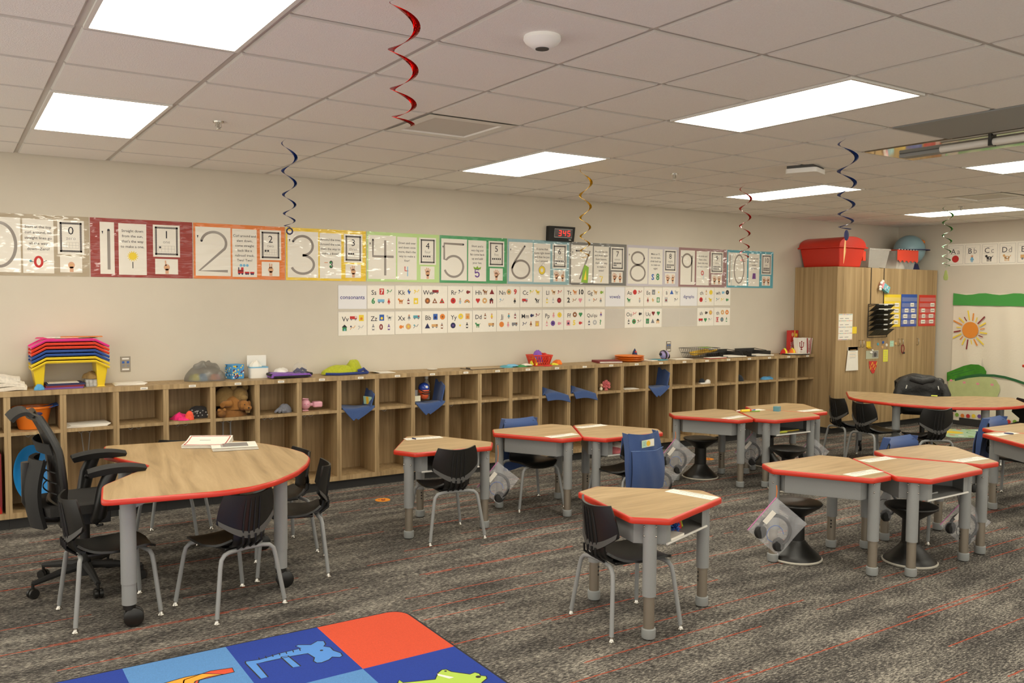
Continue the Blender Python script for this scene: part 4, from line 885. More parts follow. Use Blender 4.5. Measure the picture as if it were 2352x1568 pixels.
# booklets on the left heart table
mat('cover_red', (176, 60, 50), .6)
def booklet(px, ang, lab, art, lift=0):
    p = at(*px, 2, .684)
    t = thing('booklet', lab, 'booklet', (p.x, p.y, .6805), R(ang), 'booklets on the heart-shaped table')
    m = MB('paper')
    for k in range(4): m.sheet(lambda u, v: ((u - .5) * .21 + .003 * k, (v - .5) * .28 + .002 * k, .003 + .0035 * k + lift * (u ** 2) * (1 + .2 * k)), 8, 2, .002)
    m.build('pages', t, 0)
    f = MB('paper'); g = lambda u, v, h=0: ((u - .5) * .21 + .010, (v - .5) * .28 + .006, .0185 + lift * (u ** 2) * 1.7 + h)
    f.sheet(g, 8, 2, .0012)
    if art == 'red':
        for a, b in (((.06, .05), (.94, .05)), ((.94, .05), (.94, .95)), ((.94, .95), (.06, .95)), ((.06, .95), (.06, .05))):
            f.tube([g(a[0] + (b[0] - a[0]) * k / 6, a[1] + (b[1] - a[1]) * k / 6, .001) for k in range(7)], .003, 4, 'cover_red')
        for q in (.45, .55): f.tube([g(.62, q, .001), g(.62, q + .25 - .1, .001)], .002, 4, 'ink_grey')
    else:
        for q in range(9): f.tube([g(.18 + .07 * q, .2, .001), g(.2 + .07 * q, .8 - .05 * (q % 3), .001)], .005, 4, 'ink_grey' if q % 2 else 'ink_soft')
    f.build('cover', t, 0)
booklet((478, 1022), 62, 'open booklet with red-bordered cover on the left heart-shaped table', 'red', .018)
booklet((540, 1027), 78, 'white booklet with grey drawing, right of the red-bordered booklet', 'grey')
p = at(2146, 908.5, 2, .642); mat('note_yellow', (226, 220, 70), .8); mat('note_lime', (222, 226, 84), .8)
f = Flat('note_lime', 'floor'); f.slab(-.04, -.03, .04, .03, .003); one('sticky_note', f, 'curled lime sticky note on the far heart-shaped table', 'sticky note', (p.x, p.y, .6405), .5, ang=0)
# floor spots
mat('spot_orange', (240, 150, 40), .7)
for u, v, lab in ((879, 1148, 'round orange floor sticker with paw marks on the carpet near the lone desk'), (1626, 1054, 'orange floor sticker glimpsed between stool and desk leg')):
    p = at(u, v, 2, 0); f = Flat('spot_orange', 'floor'); f.prism([(.062 * math.cos(k * .26), .062 * math.sin(k * .26)) for k in range(24)], 0, .002)
    f.disc(0, -.012, .018, .0025, 'p_dred')
    for q in (-.025, 0, .025): f.disc(q, .018, .008, .0025, 'p_dred')
    one('floor_spot', f, lab, 'floor sticker', (p.x, p.y, .0005), ang=0, group='orange floor stickers')
# ================================================================== alphabet rug
RX1, RX0, RY1, RY0 = .315, -2.35, .965, -1.9
mat('rug_blue', (34, 64, 160), .98, noise=.12, nscale=220, bump=.5, bscale=600); mat('rug_sky', (92, 146, 206), .98, noise=.1, nscale=220, bump=.5, bscale=600); mat('rug_red', (226, 84, 52), .98, noise=.08, nscale=220, bump=.5, bscale=600)
mat('rug_border', (44, 42, 48), .95); mat('rug_lime', (176, 206, 84), .98); mat('rug_orange', (240, 160, 50), .98); mat('rug_elephant', (84, 140, 214), .98)
t = thing('alphabet_rug', 'bright blue and orange checkered alphabet rug with cartoon animals, front left', 'rug', (0, 0, .0005))
f = Flat('rug_border', 'floor'); f.prism(rrect(RX0 - .012, RY0 - .012, RX1 + .012, RY1 + .012, .10, 8), 0, .010); f.build('border', t, 0)
f = Flat('rug_blue', 'floor'); rp = rrect(RX0, RY0, RX1, RY1, .09, 8); f.poly(rp, .0108, 'rug_blue')
xs = [RX1, -.15, -.60, -1.05, -1.5, -1.95, RX0]; ys = [RY1, .395, -.175, -.745, -1.315, RY0]
for a in range(6):
    for b in range(5):
        x0, x1, y0, y1 = xs[a + 1], xs[a], ys[b + 1], ys[b]; col = None
        if b == 0: col = ['rug_red', 'rug_blue', 'rug_sky', 'rug_blue', 'rug_red', 'rug_sky'][a]
        else: col = [['rug_blue', 'rug_sky', 'rug_red'], ['rug_red', 'rug_blue', 'rug_sky'], ['rug_sky', 'rug_red', 'rug_blue'], ['rug_blue', 'rug_sky', 'rug_red']][b - 1][a % 3]
        if a == 0 and b == 0: f.poly([(x0, y0), (x1, y0), (x1, y1 - .09)] + [(x1 - .09 + .09 * math.cos(R(k * 11.25)), y1 - .09 + .09 * math.sin(R(k * 11.25))) for k in range(9)] + [(x0, y1)], .0112, col)
        else: f.rect(x0 + (.09 if a == 5 and b in (0, 4) else 0), y0, x1 - (.09 if a == 0 and b == 4 else 0), y1, .0112, col)
f.build('checker_pile', t, 0)
def outl(f, P, h, m, w=.006):
    f.poly(P, h, m); f.line(P + [P[0]], w, h + .0003, 'rug_border')
f = Flat('rug_elephant', 'floor'); fl = lambda u, v: tuple(at(u, v, 2, .0115)[:2])
def zm(L): return [fl(180 + u / 2.306, 1380 + v / 2.306) for u, v in L]
outl(f, zm([(885, 320), (960, 310), (1075, 275), (1180, 250), (1150, 240), (1165, 232), (1230, 232), (1265, 212), (1300, 212), (1310, 228), (1300, 240), (1335, 245), (1352, 262), (1390, 275), (1400, 290), (1385, 298), (1345, 296), (1330, 310), (1290, 326), (1262, 328), (1245, 318), (1250, 300), (1215, 278), (1110, 296), (1000, 320), (945, 332), (1005, 402), (965, 412), (885, 330)]), .0116, 'rug_elephant')
outl(f, zm([(1072, 297), (1110, 290), (1178, 345), (1135, 353)]), .0117, 'rug_elephant')
for k in range(7): f.line(zm([(955 + 36 * k, 300 - 8 * k), (960 + 36 * k, 312 - 8 * k)]), .005, .0121, 'rug_border')
p = zm([(1288, 262)])[0]; f.disc(p[0], p[1], .008, .0122, 'rug_border')
f.build('elephant_motif', t, 0)
f = Flat('rug_lime', 'floor')
outl(f, zm([(1690, 434), (1700, 418), (1720, 432), (1890, 415), (1905, 380), (1925, 364), (1950, 362), (1975, 374), (2075, 388), (2100, 378), (2125, 385), (2130, 395), (2160, 398), (2165, 410), (2140, 430), (2130, 445), (2100, 520), (1900, 520), (1780, 470)]), .0116, 'rug_lime')
f.poly(zm([(1900, 385), (1990, 405), (1965, 412), (1905, 395)]), .0122, 'p_white'); p = zm([(2118, 402)])[0]; f.disc(p[0], p[1], .012, .0122, 'rug_border'); p = zm([(1945, 372)])[0]; f.disc(p[0], p[1], .006, .0122, 'rug_border')
f.build('crocodile_motif', t, 0)
f = Flat('rug_orange', 'floor')
outl(f, zm([(560, 418), (700, 370), (815, 354), (826, 376), (720, 400), (640, 420), (600, 520), (540, 520)]), .0116, 'rug_red')
outl(f, zm([(440, 440), (560, 405), (660, 385), (770, 388), (690, 402), (620, 425), (560, 520), (380, 520)]), .0119, 'rug_orange')
f.build('bird_motif', t, 0)
# ================================================================== soft lumps, bags and other small builders
def lump(mb, c, w, d, h, m, seed=1, fold=.25, n=22, k=9):
    rn = random.Random(seed); ph = [rn.uniform(0, 6.28) for _ in range(8)]; v = []; f = []
    for i in range(n):
        a = 2 * PI * i / n
        r0 = 1 + fold * (.5 * math.sin(2 * a + ph[0]) + .35 * math.sin(3 * a + ph[1]) + .3 * math.sin(5 * a + ph[2]))
        for j in range(k + 1):
            q = j / k * PI / 2
            rr = math.cos(q) * r0; z = math.sin(q) * h * (1 + fold * math.sin(a * 2 + ph[3]) * math.cos(q) + fold * .5 * math.sin(a * 4 + q * 5 + ph[4]) * math.cos(q))
            v.append((c[0] + rr * math.cos(a) * w / 2, c[1] + rr * math.sin(a) * d / 2, c[2] + max(0, z)))
    for i in range(n):
        b = ((i + 1) % n) * (k + 1)
        for j in range(k): f.append((i * (k + 1) + j, b + j, b + j + 1, i * (k + 1) + j + 1))
    f.append(tuple(i * (k + 1) for i in range(n))[::-1])
    return mb.add(v, f, m)
def cloth_mat(n, c, b=.5, s=45): mat(n, c, .92, noise=.1, nscale=60, bump=b, bscale=s, sheen=.1)
for n_, c_ in (('cl_white', (228, 220, 206)), ('cl_lime', (176, 182, 40)), ('cl_purple', (132, 84, 176)), ('cl_red', (200, 44, 34)), ('cl_yellow', (236, 226, 60)), ('cl_orange', (238, 122, 40)), ('cl_pink', (238, 40, 120)), ('cl_coral', (240, 90, 60)), ('cl_grey', (122, 124, 134)), ('cl_tan', (140, 112, 66)), ('cl_brown', (150, 100, 44)), ('cl_dbrown', (128, 84, 36)), ('cl_navy', (42, 58, 120)), ('cl_blue', (84, 156, 206)), ('cl_dark', (34, 38, 44)), ('cl_knit', (46, 44, 44)), ('cl_rose', (222, 122, 124))): cloth_mat(n_, c_)
for n_, c_ in (('pl_yellow', (236, 204, 44)), ('pl_blue', (46, 82, 156)), ('pl_red', (226, 66, 40)), ('pl_pink', (226, 48, 138)), ('pl_orange', (228, 120, 30)), ('pl_disc', (36, 138, 206)), ('pl_doll', (226, 164, 180)), ('pl_bin', (206, 44, 24)), ('pl_white', (232, 228, 220))): mat(n_, c_, .38, coat=.15)
# ---- hanging zip bags with headphones
mat('zip_pink', (206, 120, 176), .5)
def zip_bag(hang, lab, w=.24, h=.26, yaw=0, tilt=35, cord=.1, hp='black_matte', hlab=None, blue=True):
    """bag hung by one corner: local x across, z down from the hook"""
    t = thing('zip_bag', lab, 'clear bag', hang, yaw, 'clear zip bags hanging from desks')
    M = Matrix.Translation((0, 0, -cord)) @ Matrix.Rotation(R(tilt), 4, 'Y')
    bl = .03
    def front(s): return lambda u, v: (w * (u), s * (.0012 + bl * math.sin(PI * min(1, u)) ** .7 * abs(math.sin(PI * v * .97)) ** .6) + .003 * math.sin(u * 17 + v * 9), -h * v)
    MB('bag_film').sheet(front(1), 10, 10, .0006, None, M).sheet(front(-1), 10, 10, .0006, None, M).build('film', t, 60)
    MB('zip_pink').tube([M @ Vector((0, 0, 0)), M @ Vector((0, 0, -h))], .003, 6).build('zip_strip', t)
    f = Flat('paper'); f.M = M @ Matrix(((1, 0, 0, 0), (0, 0, -1, 0), (0, 1, 0, 0), (0, 0, 0, 1))); f.slab(.022, -h * .62, .052, -h * .28, .024, None, .023)
    f.build('paper_slip', t, 0)
    MB('pl_orange').tube([(0, 0, 0), (.004, 0, -cord * .5), (0, 0, -cord)], .0025, 6).build('hang_cord', t)
    c = M @ Vector((w * .52, 0, -h * .60)); rr = .088
    q = thing('headphones', hlab or ('headset ' + lab), 'headphones', (hang[0] + c.x * math.cos(yaw), hang[1] + c.x * math.sin(yaw), hang[2] + c.z), yaw, 'headphones inside clear bags')
    MB(hp).tube([(rr * math.cos(R(a)), 0, rr * math.sin(R(a))) for a in range(-60, 171, 15)], .0105, 8).build('headband', q)
    for a in (-75, 185):
        e = MB(hp).lathe([(.001, -.018), (.034, -.018), (.041, -.005), (.037, .013), (.001, .017)], 18, None, Matrix.Translation((rr * .96 * math.cos(R(a)), 0, rr * .96 * math.sin(R(a)))) @ Matrix.Rotation(R(90), 4, 'X') @ Matrix.Rotation(.5, 4, 'Y'), cap=False).build('ear_cup', q)
    MB('p_blue' if blue else 'black_matte').tube([(.05 * math.cos(k * .55), .01 * math.sin(k), .05 * math.sin(k * .55) - .02) for k in range(11)], .0022, 5).build('cable', q)
    if blue: MB('p_blue').ball((.02, .0, -.058), .012).build('cable_tie', q)
def hk_(u, v, x, y): return (x, y, high(u, v, x, y))
V_ = R(-33)
p = at(1143, 1060, 1, 2.13); zip_bag((p.x, p.y, p.z + .12), 'clear zip bag on an orange cord at the left desk of the pair', .2, .24, V_, 38, .12)
p = at(1783, 1142, 1, 0.16); zip_bag((p.x, p.y, p.z + .07), 'clear zip bag with blue cord headset beside the front stool', .235, .25, V_, 40, .07)
p = at(2022, 1100, 1, 0.34); zip_bag((p.x, p.y, p.z + .05), 'clear zip bag seen between the two front right desks', .2, .22, V_, 30, .05, 'black_matte', None, False)
p = at(2217, 1144, 1, -0.05); zip_bag((p.x, p.y, p.z + .05), 'clear zip bag by the right leg of the open tray desk', .235, .24, V_, 42, .05, 'black_matte', None, False)
p = at(1551, 1007, 1, 2.28); zip_bag((p.x, p.y, p.z + .06), 'clear zip bag beside the far stool, blue headset inside', .225, .235, V_, 38, .06)
p = at(1512, 1063, 1, 2.06); zip_bag((p.x, p.y, p.z + .06), 'clear zip bag half hidden behind the blue sack chair', .19, .22, V_, 30, .06)
p = at(1727, 995, 1, 2.3); zip_bag((p.x, p.y, p.z + .05), 'clear zip bag between the two nearest desks of the far group', .2, .24, V_, 40, .05, 'black_matte', None, False)
p = at(1866, 1003, 1, 2.02); zip_bag((p.x, p.y, p.z + .04), 'clear zip bag at the right leg of the marker desk', .21, .23, V_, 40, .04, 'black_matte', None, False)
q = thing('headphones', 'bare dark headset hanging beside the right edge desk leg', 'headphones', (4.46, .24, .40), V_)
MB('black_matte').tube([(.07 * math.cos(R(a)), 0, .09 * math.sin(R(a))) for a in range(-50, 231, 20)], .007, 8).build('headband', q)
for s in (-1, 1): MB('black_matte').ball((s * .055, 0, -.085), .03, None, 14, (1, .6, 1)).build('ear_cup', q)
# ---- foil spiral streamers
for n_, c_ in (('foil_red', (190, 22, 14)), ('foil_blue', (28, 66, 150)), ('foil_gold', (222, 176, 40)), ('foil_green', (40, 130, 40))): mat(n_, c_, .16, metal=1)
def streamer(x, y, zt, zb, m, lab, turns=5, r=.075, w=.035, tag_=None, ph=0):
    t = thing('spiral_streamer', lab, 'streamer', (x, y, zt), 0, 'foil spiral streamers hanging from the ceiling')
    L = zt - zb; N = int(turns * 26); v = []; f = []
    for i in range(N + 1):
        u = i / N; zz = -L * (1 - (1 - u) ** 1.5) if u < 1 else -L
        a = ph + 2 * PI * turns * u; k = .55 + .45 * (1 - u) if u > .08 else u / .08 * .95
        rc = r * (1 - .35 * u); ww = w * k
        for d in (-.5, .5):
            rr = max(.001, rc + d * ww); v.append((rr * math.cos(a), rr * math.sin(a), zz + d * ww * .25))
    for i in range(N): f.append((2 * i, 2 * i + 1, 2 * i + 3, 2 * i + 2))
    o = MB(m).add(v, f).build('foil_spiral', t, 60)
    s = o.modifiers.new('thickness', 'SOLIDIFY'); s.thickness = .0008
    MB('p_lgrey').tube([(r * math.cos(ph), r * math.sin(ph), 0), (r * math.cos(ph), r * math.sin(ph), .0)] if False else [(0, 0, H - zt), (r * .5 * math.cos(ph), r * .5 * math.sin(ph), .01), (r * math.cos(ph), r * math.sin(ph), 0)], .001, 4).build('string', t)
    return t
x, y = -.54 * T, -.62 * T; streamer(x, y, H - .005, high(920, 287, x, y), 'foil_red', 'long red foil spiral streamer hanging at upper left of centre', 3.6, .048, .026, ph=2.5)
x, y = .37 * T, 4.01 * T; zb_ = high(668, 522, x, y); t = streamer(x, y, H - .005, zb_, 'foil_blue', 'blue foil spiral streamer above the yellow number poster', 4.4, .046, .022, ph=2)
MB('p_navy').tube([(.02 * math.cos(k * .7), 0, zb_ - H - .02 + .02 * math.sin(k * .7)) for k in range(9)], .005, 6, None, None, True).build('ring_charm', t)
x, y = 4.18 * T, 3.74 * T; zb_ = high(1342, 592, x, y); t = streamer(x, y, H - .005, zb_, 'foil_gold', 'gold foil spiral streamer beside the digital wall clock', 5, .046, .022, ph=2)
z = high(1338, 628, x, y) - (H - .005); f = Flat('p_lime'); f.poly([(-.035, z - .07), (.03, z - .075), (.04, z + .05), (.0, z + .07), (-.02, z + .02)], .001); f.poly([(-.012, z - .05), (.016, z - .05), (.012, z + .03)], .0016, 'p_yellow'); f.add([(-.035, -.0, z - .07), (.03, 0, z - .075), (.04, 0, z + .05), (0, 0, z + .07), (-.02, 0, z + .02)], [(0, 1, 2, 3, 4)]); f.tube([(0, 0, zb_ - H), (.01, 0, z + .05)], .001, 4, 'p_lgrey'); f.build('paper_charm', t, 0)
x, y = 7.1 * T, 3.68 * T; zb_ = high(1712, 600, x, y); streamer(x, y, H - .005, zb_, 'foil_red', 'short red foil spiral streamer in front of the teal poster', 5.5, .05, .022, ph=1)
x, y = 5.09 * T, .53 * T; zb_ = high(1940, 527, x, y); t = streamer(x, y, H - .005, zb_, 'foil_blue', 'blue foil spiral streamer in front of the red lidded bin', 4.6, .056, .026, ph=1)
z0_ = -(H - .005); a_ = high(1944, 540, x, y) + z0_; b_ = high(1940, 552, x, y) + z0_; c_ = high(1936, 605, x, y) + z0_
m_ = MB('p_navy').ball((.01, 0, a_), .034, None, 16, (.7, .15, 1), ); m_.build('oval_charm', t); MB('p_tan').tube([(0, 0, b_), (-.003, 0, (b_ + c_) / 2), (-.012, 0, c_)], [.004, .007, .001], 6).build('tassel', t)
x, y = 12.1 * T, 3.51 * T; zb_ = high(2172, 612, x, y); t = streamer(x, y, H - .005, zb_, 'foil_green', 'green foil spiral streamer with a paper pear, right edge', 6, .05, .022, ph=1)
z = high(2171, 632, x, y) - (H - .005); mat('pear', (160, 172, 96), .7)
MB('pear').lathe([(.001, z - .055), (.035, z - .05), (.045, z - .02), (.03, z + .015), (.022, z + .045), (.001, z + .06)], 18, None, Matrix.Diagonal((1, .25, 1, 1)), cap=False).tube([(0, 0, z + .055), (.004, 0, zb_ - H + .005)], .0015, 5, 'p_lgrey').build('pear_charm', t)
# ================================================================== things on the counter
CY = 4.03
def cx(u, v): p = at(u, v, 2, ZT); return p.x
# folded towels
t = thing('towel_stack', 'folded cream towels on the counter at the left edge', 'towels', (-1.43, 4.02, ZT))
for k in range(4): lump(MB(), (0, 0, 0), 1, 1, 1, 'cl_white')
for k in range(4): MB('cl_white').sheet(lambda u, v: ((u - .5) * (.46 - .03 * k) + .008 * math.sin(k * 3), (v - .5) * .24, .012 + .028 * k + .006 * math.sin(u * 9 + k) - .035 * max(0, u - .75) * 2 * (k > 1) + .01 * math.sin(v * 5)), 12, 6, .024).build('towel', t, 60)
# lap trays
def lap_tray(c, col, z, legs, lab):
    t = thing('lap_tray', lab, 'tray', (-.915, 4.03, z), 0, 'stack of lap trays on the counter')
    pr = [(-.255, -.052), (-.16, .0), (.16, .0), (.255, -.052)]; th = .010
    P = pr + [(x, zz - th) for x, zz in pr[::-1]]
    M = Matrix(((1, 0, 0, 0), (0, 0, -1, 0), (0, 1, 0, 0), (0, 0, 0, 1)))
    b = MB(col).prism(P, -.135, .135, None, M)
    b.build('tray_top', t, 0, .003)
    r_ = MB(col)
    for y in (-.135, .135): r_.tube([(x, y, zz + .002) for x, zz in pr], .007, 6)
    r_.build('rim', t)
    if legs:
        for s in (-1, 1):
            l = MB(col); zb_ = ZT + .001 - z
            v = [(s * .245, -.12, -.05), (s * .165, -.12, -.012), (s * .165, .12, -.012), (s * .245, .12, -.05), (s * .225, -.085, zb_), (s * .178, -.085, zb_), (s * .178, .085, zb_), (s * .225, .085, zb_)]
            l.add(v, [(4, 5, 6, 7)[::-1], (0, 1, 5, 4), (1, 2, 6, 5), (2, 3, 7, 6), (3, 0, 4, 7), (0, 3, 2, 1)]).build('leg', t, 0, .008)
for k, (c_, nm) in enumerate((('pl_yellow', 'bottom yellow'), ('pl_yellow', 'upper yellow'), ('pl_blue', 'lower blue'), ('pl_blue', 'upper blue'), ('pl_red', 'lower red'), ('pl_red', 'upper red'), ('pl_pink', 'topmost hot pink'))):
    lap_tray(0, c_, 1.176 + .0262 * k, k == 0, '%s plastic lap tray of the stack on the counter%s' % (nm, ', standing on its legs' if k == 0 else ''))
zt_ = 1.176 + .0262 * 6 + .010
for k, (c_, dx, a, nm) in enumerate((('p_green', .05, .1, 'green printed'), ('p_magenta', -.06, -.15, 'magenta'), ('paper', .0, .05, 'white dotted'), ('p_orange', .1, -.1, 'orange'))):
    f = Flat(c_, 'floor'); f.slab(-.14, -.09, .14, .09, .0022)
    for q in range(6): f.disc(-.11 + .04 * q, -.06 + .05 * (q % 3), .009, .0025, 'p_' + ('red', 'black', 'lime')[q % 3])
    one('loose_paper', f, '%s loose paper on top of the lap tray stack' % nm, 'paper', (-.93 + dx, 4.02, zt_ + .0025 * k), a, ang=0, group='loose papers on the lap trays')
# notebooks under the trays
for k, (c_, nm) in enumerate((('p_purple', 'purple'), ('p_dred', 'maroon'), ('p_navy', 'navy'))):
    m_ = MB(c_).bx(-.125, .125, -.10, .10, 0, .012); m_.bx(-.12, .123, -.097, .097, .002, .010, 'paper')
    one('notebook', m_, '%s notebook in the pile beneath the lap trays' % nm, 'notebook', (-.965 + .004 * k, 3.985, ZT + .001 + .0125 * k), .03 * k, ang=0, group='notebooks under the lap trays')
f = Flat('paper', 'floor'); f.slab(-.10, -.08, .10, .08, .002); f.line([(-.09, .07), (-.09, -.07), (.09, -.07)], .003, .0024, 'p_navy'); one('paper_sheet', f, 'white paper lying on the notebook pile under the lap trays', 'paper', (-.965, 3.985, ZT + .040), ang=0)
m_ = MB('cl_blue'); lump(m_, (0, 0, 0), .06, .08, .04, 'cl_blue', 3); one('ribbon_bundle', m_, 'small bright blue ribbon bundle beside the yellow tray leg', 'ribbon', (-1.06 - .065, 3.9, ZT + .001))
t = thing('craft_tub', 'clear tub of glue sticks with crumpled cloth on top, under the trays', 'tub', (-.765, 4.02, ZT + .001))
MB('clear_tub').prism(rrect(-.052, -.07, .052, .07, .015), 0, .055).build('tub', t, 30)
g_ = MB('p_lgrey')
for k in range(8): g_.tube([(-.04 + .026 * (k % 4), -.06, .014 + .024 * (k // 4)), (-.04 + .026 * (k % 4), .06, .014 + .024 * (k // 4))], .011, 8)
g_.build('glue_sticks', t); m_ = MB(); lump(m_, (-.01, 0, .058), .11, .13, .05, 'cl_tan', 5, .3); m_.build('cloth_wad', t, 60)
for k in range(3):
    f = Flat('paper', 'floor'); f.slab(-.105, -.075, .105, .075, .004); one('paper_sheet', f, ('bottom', 'middle', 'top')[k] + ' white paper of the pile right of the lap trays', 'paper', (-.515 + .006 * k, 4.0, ZT + .0005 + .0045 * k), .06 * k, ang=0, group='white papers right of the trays')
# grey bag of treats
t = thing('plastic_bag', 'grey see-through plastic bag of toys on the counter', 'bag', (.06, 4.03, ZT + .001))
m_ = MB(); lump(m_, (0, 0, 0), .29, .22, .12, 'grey_bag', 11, .22); lump(m_, (.01, 0, .09), .16, .1, .06, 'grey_bag', 12, .5); m_.build('film', t, 60)
m_ = MB()
for k, (c_, dx, dy, r_) in enumerate((('cl_yellow', -.07, -.02, .035), ('cl_blue', -.02, -.03, .035), ('cl_orange', .06, -.02, .03), ('cl_rose', .09, .0, .03), ('cl_lime', -.09, .02, .03))): lump(m_, (dx, dy, .004), r_ * 2, r_ * 2, r_ * 1.5, c_, k)
m_.build('toys', t, 60)
mat('floral_blue', (74, 150, 206), .6)
t = thing('tissue_box', 'blue floral cube tissue box on the counter against the wall', 'tissue box', (.31, 4.08, ZT + .001), .25)
MB('floral_blue').bx(-.055, .055, -.055, .055, 0, .118).build('carton', t, 0, .002)
f = Flat('p_navy'); rn = random.Random(4)
for k in range(34): f.disc(rn.uniform(-.05, .05), rn.uniform(.006, .112), .0065, .0556, rn.choice(['p_navy', 'p_white', 'p_yellow', 'p_dred']), n=7)
f.build('floral_print', t, 0)
f = Flat('p_navy', 'east'); 
for k in range(20): f.disc(rn.uniform(-.05, .05), rn.uniform(.006, .112), .0065, .0556, rn.choice(['p_navy', 'p_white', 'p_yellow']), n=7)
f.build('side_print', t, 0)
t = thing('wipes_tub', 'open white wipes tub with lid raised against the wall', 'tub', (.50, 4.06, ZT + .001), -.08)
MB('pl_white').prism(rrect(-.075, -.055, .075, .055, .02), 0, .085).build('tub', t, 30); MB('p_sky').prism(rrect(-.076, -.056, .076, .056, .02), .085, .092).build('blue_rim', t, 30)
MB('pl_white').bx(-.08, .08, .055, .068, .09, .185).build('raised_lid', t, 0, .01); m_ = MB(); lump(m_, (-.02, 0, .092), .08, .05, .05, 'paper', 8, .4); m_.build('wipe', t, 60)
t = thing('lunch_bag', 'flat purple lunch bag with black trim lying on the counter', 'bag', (.725, 3.97, ZT + .001))
MB('cl_purple').sheet(lambda u, v: ((u - .5) * .34, (v - .5) * .18, .022 + .012 * math.sin(u * 6) * math.sin(v * 3)), 12, 6, .03).build('body', t, 60)
b_ = MB('black_matte').tube([(-.17, -.09, .03), (-.165, .08, .035), (-.1, .09, .03)], .012, 6).tube([(.17, -.09, .03), (.17, .09, .03)], .014, 6).tube([(-.15, -.092, .015), (.16, -.092, .015)], .008, 6); b_.build('trim', t)
m_ = MB(); lump(m_, (-.05, .03, .045), .12, .1, .035, 'pl_white', 2); m_.build('white_case', t, 60)
t = thing('clear_bag', 'crinkled clear bag holding a blue headset beside the purple lunch bag', 'clear bag', (.85, 4.03, ZT + .001))
m_ = MB(); lump(m_, (0, 0, 0), .16, .16, .11, 'bag_film', 6, .4); m_.build('film', t, 60); MB('p_navy').tube([(.05 * math.cos(k), .03 * math.sin(k), .045 + .02 * math.sin(k * 2)) for k in range(7)], .012, 8, None, None, True).build('headset', t)
t = thing('fleece_jacket', 'crumpled lime fleece jacket with navy trim on the counter', 'jacket', (1.26, 4.03, ZT + .001))
m_ = MB(); lump(m_, (-.05, 0, .006), .28, .2, .075, 'cl_lime', 21, .25); lump(m_, (.08, .02, .006), .17, .18, .115, 'cl_lime', 22, .25); m_.build('fleece', t, 60)
MB('cl_navy').tube([(-.2, -.05, .012), (-.1, -.1, .01), (.05, -.105, .012), (.17, -.09, .012), (.18, .02, .04)], .012, 8).tube([(.08, -.09, .03), (.13, -.1, .045), (.18, -.07, .012)], .014, 8).build('trim', t)
t = thing('folded_paper', 'tented white paper right of the lime jacket', 'paper', (1.60, 4.02, ZT + .001))
MB('paper').sheet(lambda u, v: ((u - .5) * .2, (v - .5) * .16, .003 + .035 * max(0, .4 - u)), 6, 2, .002).sheet(lambda u, v: ((u - .5) * .16 + .02, (v - .5) * .12 - .03, .002), 2, 2, .003).build('sheets', t, 0)
one('paper_plate', MB('paper').lathe([(.001, .0), (.04, 0), (.05, .006), (.048, .007), (.001, .003)], 20, cap=False), 'small round white lid alone on the counter', 'lid', (2.14, 4.06, ZT + .001))
t = thing('clipboard', 'thin black clipboard lying flat on the counter', 'clipboard', (2.63, 3.96, ZT + .001), .06)
MB('black_matte').bx(-.19, .19, -.1, .1, 0, .004).build('board', t, 0); MB('desk_wood').bx(-.18, .185, -.095, .095, .004, .005).build('sheet', t, 0); MB('black_plastic').tube([(-.165, -.03, .008), (-.165, .03, .008)], .007, 8).build('clip', t)
for k, (x_, c_, nm) in enumerate(((2.93, 'p_teal', 'teal and blue cloth mask pile left of the red basket'), (3.10, 'p_green', 'green and white cloth mask pile touching the red basket'))):
    m_ = MB(); lump(m_, (0, 0, 0), .19, .12, .02, c_, 31 + k, .3); lump(m_, (.03, -.02, .012), .12, .08, .018, 'p_sky' if k == 0 else 'cl_white', 33 + k, .3); one('cloth_mask', m_, nm, 'masks', (x_, 3.97, ZT + .001), ang=60)
t = thing('mesh_basket', 'small red lattice basket stuffed with colored cloths', 'basket', (3.325, 4.0, ZT + .001), -.1)
b0, b1, hB = .072, .098, .105; bk_ = MB('pl_red')
for z_, s_ in ((.004, b0), (hB, b1)): bk_.tube([(s_ * 1.12 * a, s_ * .8 * b, z_) for a, b in ((-1, -1), (1, -1), (1, 1), (-1, 1))], .006, 6, None, None, True)
for (ax, ay), (ex_, ey_) in (((-1, -1), (1, -1)), ((1, -1), (1, 1)), ((1, 1), (-1, 1)), ((-1, 1), (-1, -1))):
    for k in range(8):
        for d_ in (-1, 1):
            u0 = k / 7; u1 = min(1, max(0, u0 + d_ * .28))
            a_ = (ax + (ex_ - ax) * u0, ay + (ey_ - ay) * u0); c_ = (ax + (ex_ - ax) * u1, ay + (ey_ - ay) * u1)
            bk_.tube([(b0 * 1.12 * a_[0], b0 * .8 * a_[1], .004), (b1 * 1.12 * c_[0], b1 * .8 * c_[1], hB)], .0035, 4)
bk_.build('lattice', t); MB('pl_red').bx(-b0 * 1.1, b0 * 1.1, -b0 * .78, b0 * .78, 0, .004).build('base', t, 0)
for c_, dx, dy, z_, w_, h_, nm in (('cl_purple', -.02, 0, .06, .12, .115, 'purple'), ('cl_red', .055, .01, .06, .13, .085, 'red'), ('cl_yellow', -.07, 0, .03, .06, .085, 'yellow')):
    m_ = MB(); lump(m_, (0, 0, 0), w_, .1, h_, c_, len(nm), .25); one('cloth', m_, '%s cloth bunched inside the red lattice basket' % nm, 'cloth', (3.325 + dx, 4.0 + dy, ZT + z_ - .02), ang=60, group='cloths in the red basket')
m_ = MB(); lump(m_, (0, 0, 0), .1, .06, .015, 'cl_red', 4, .2); one('cloth', m_, 'red cloth corner lying before the red lattice basket', 'cloth', (3.35, 3.885, ZT + .001), ang=60)
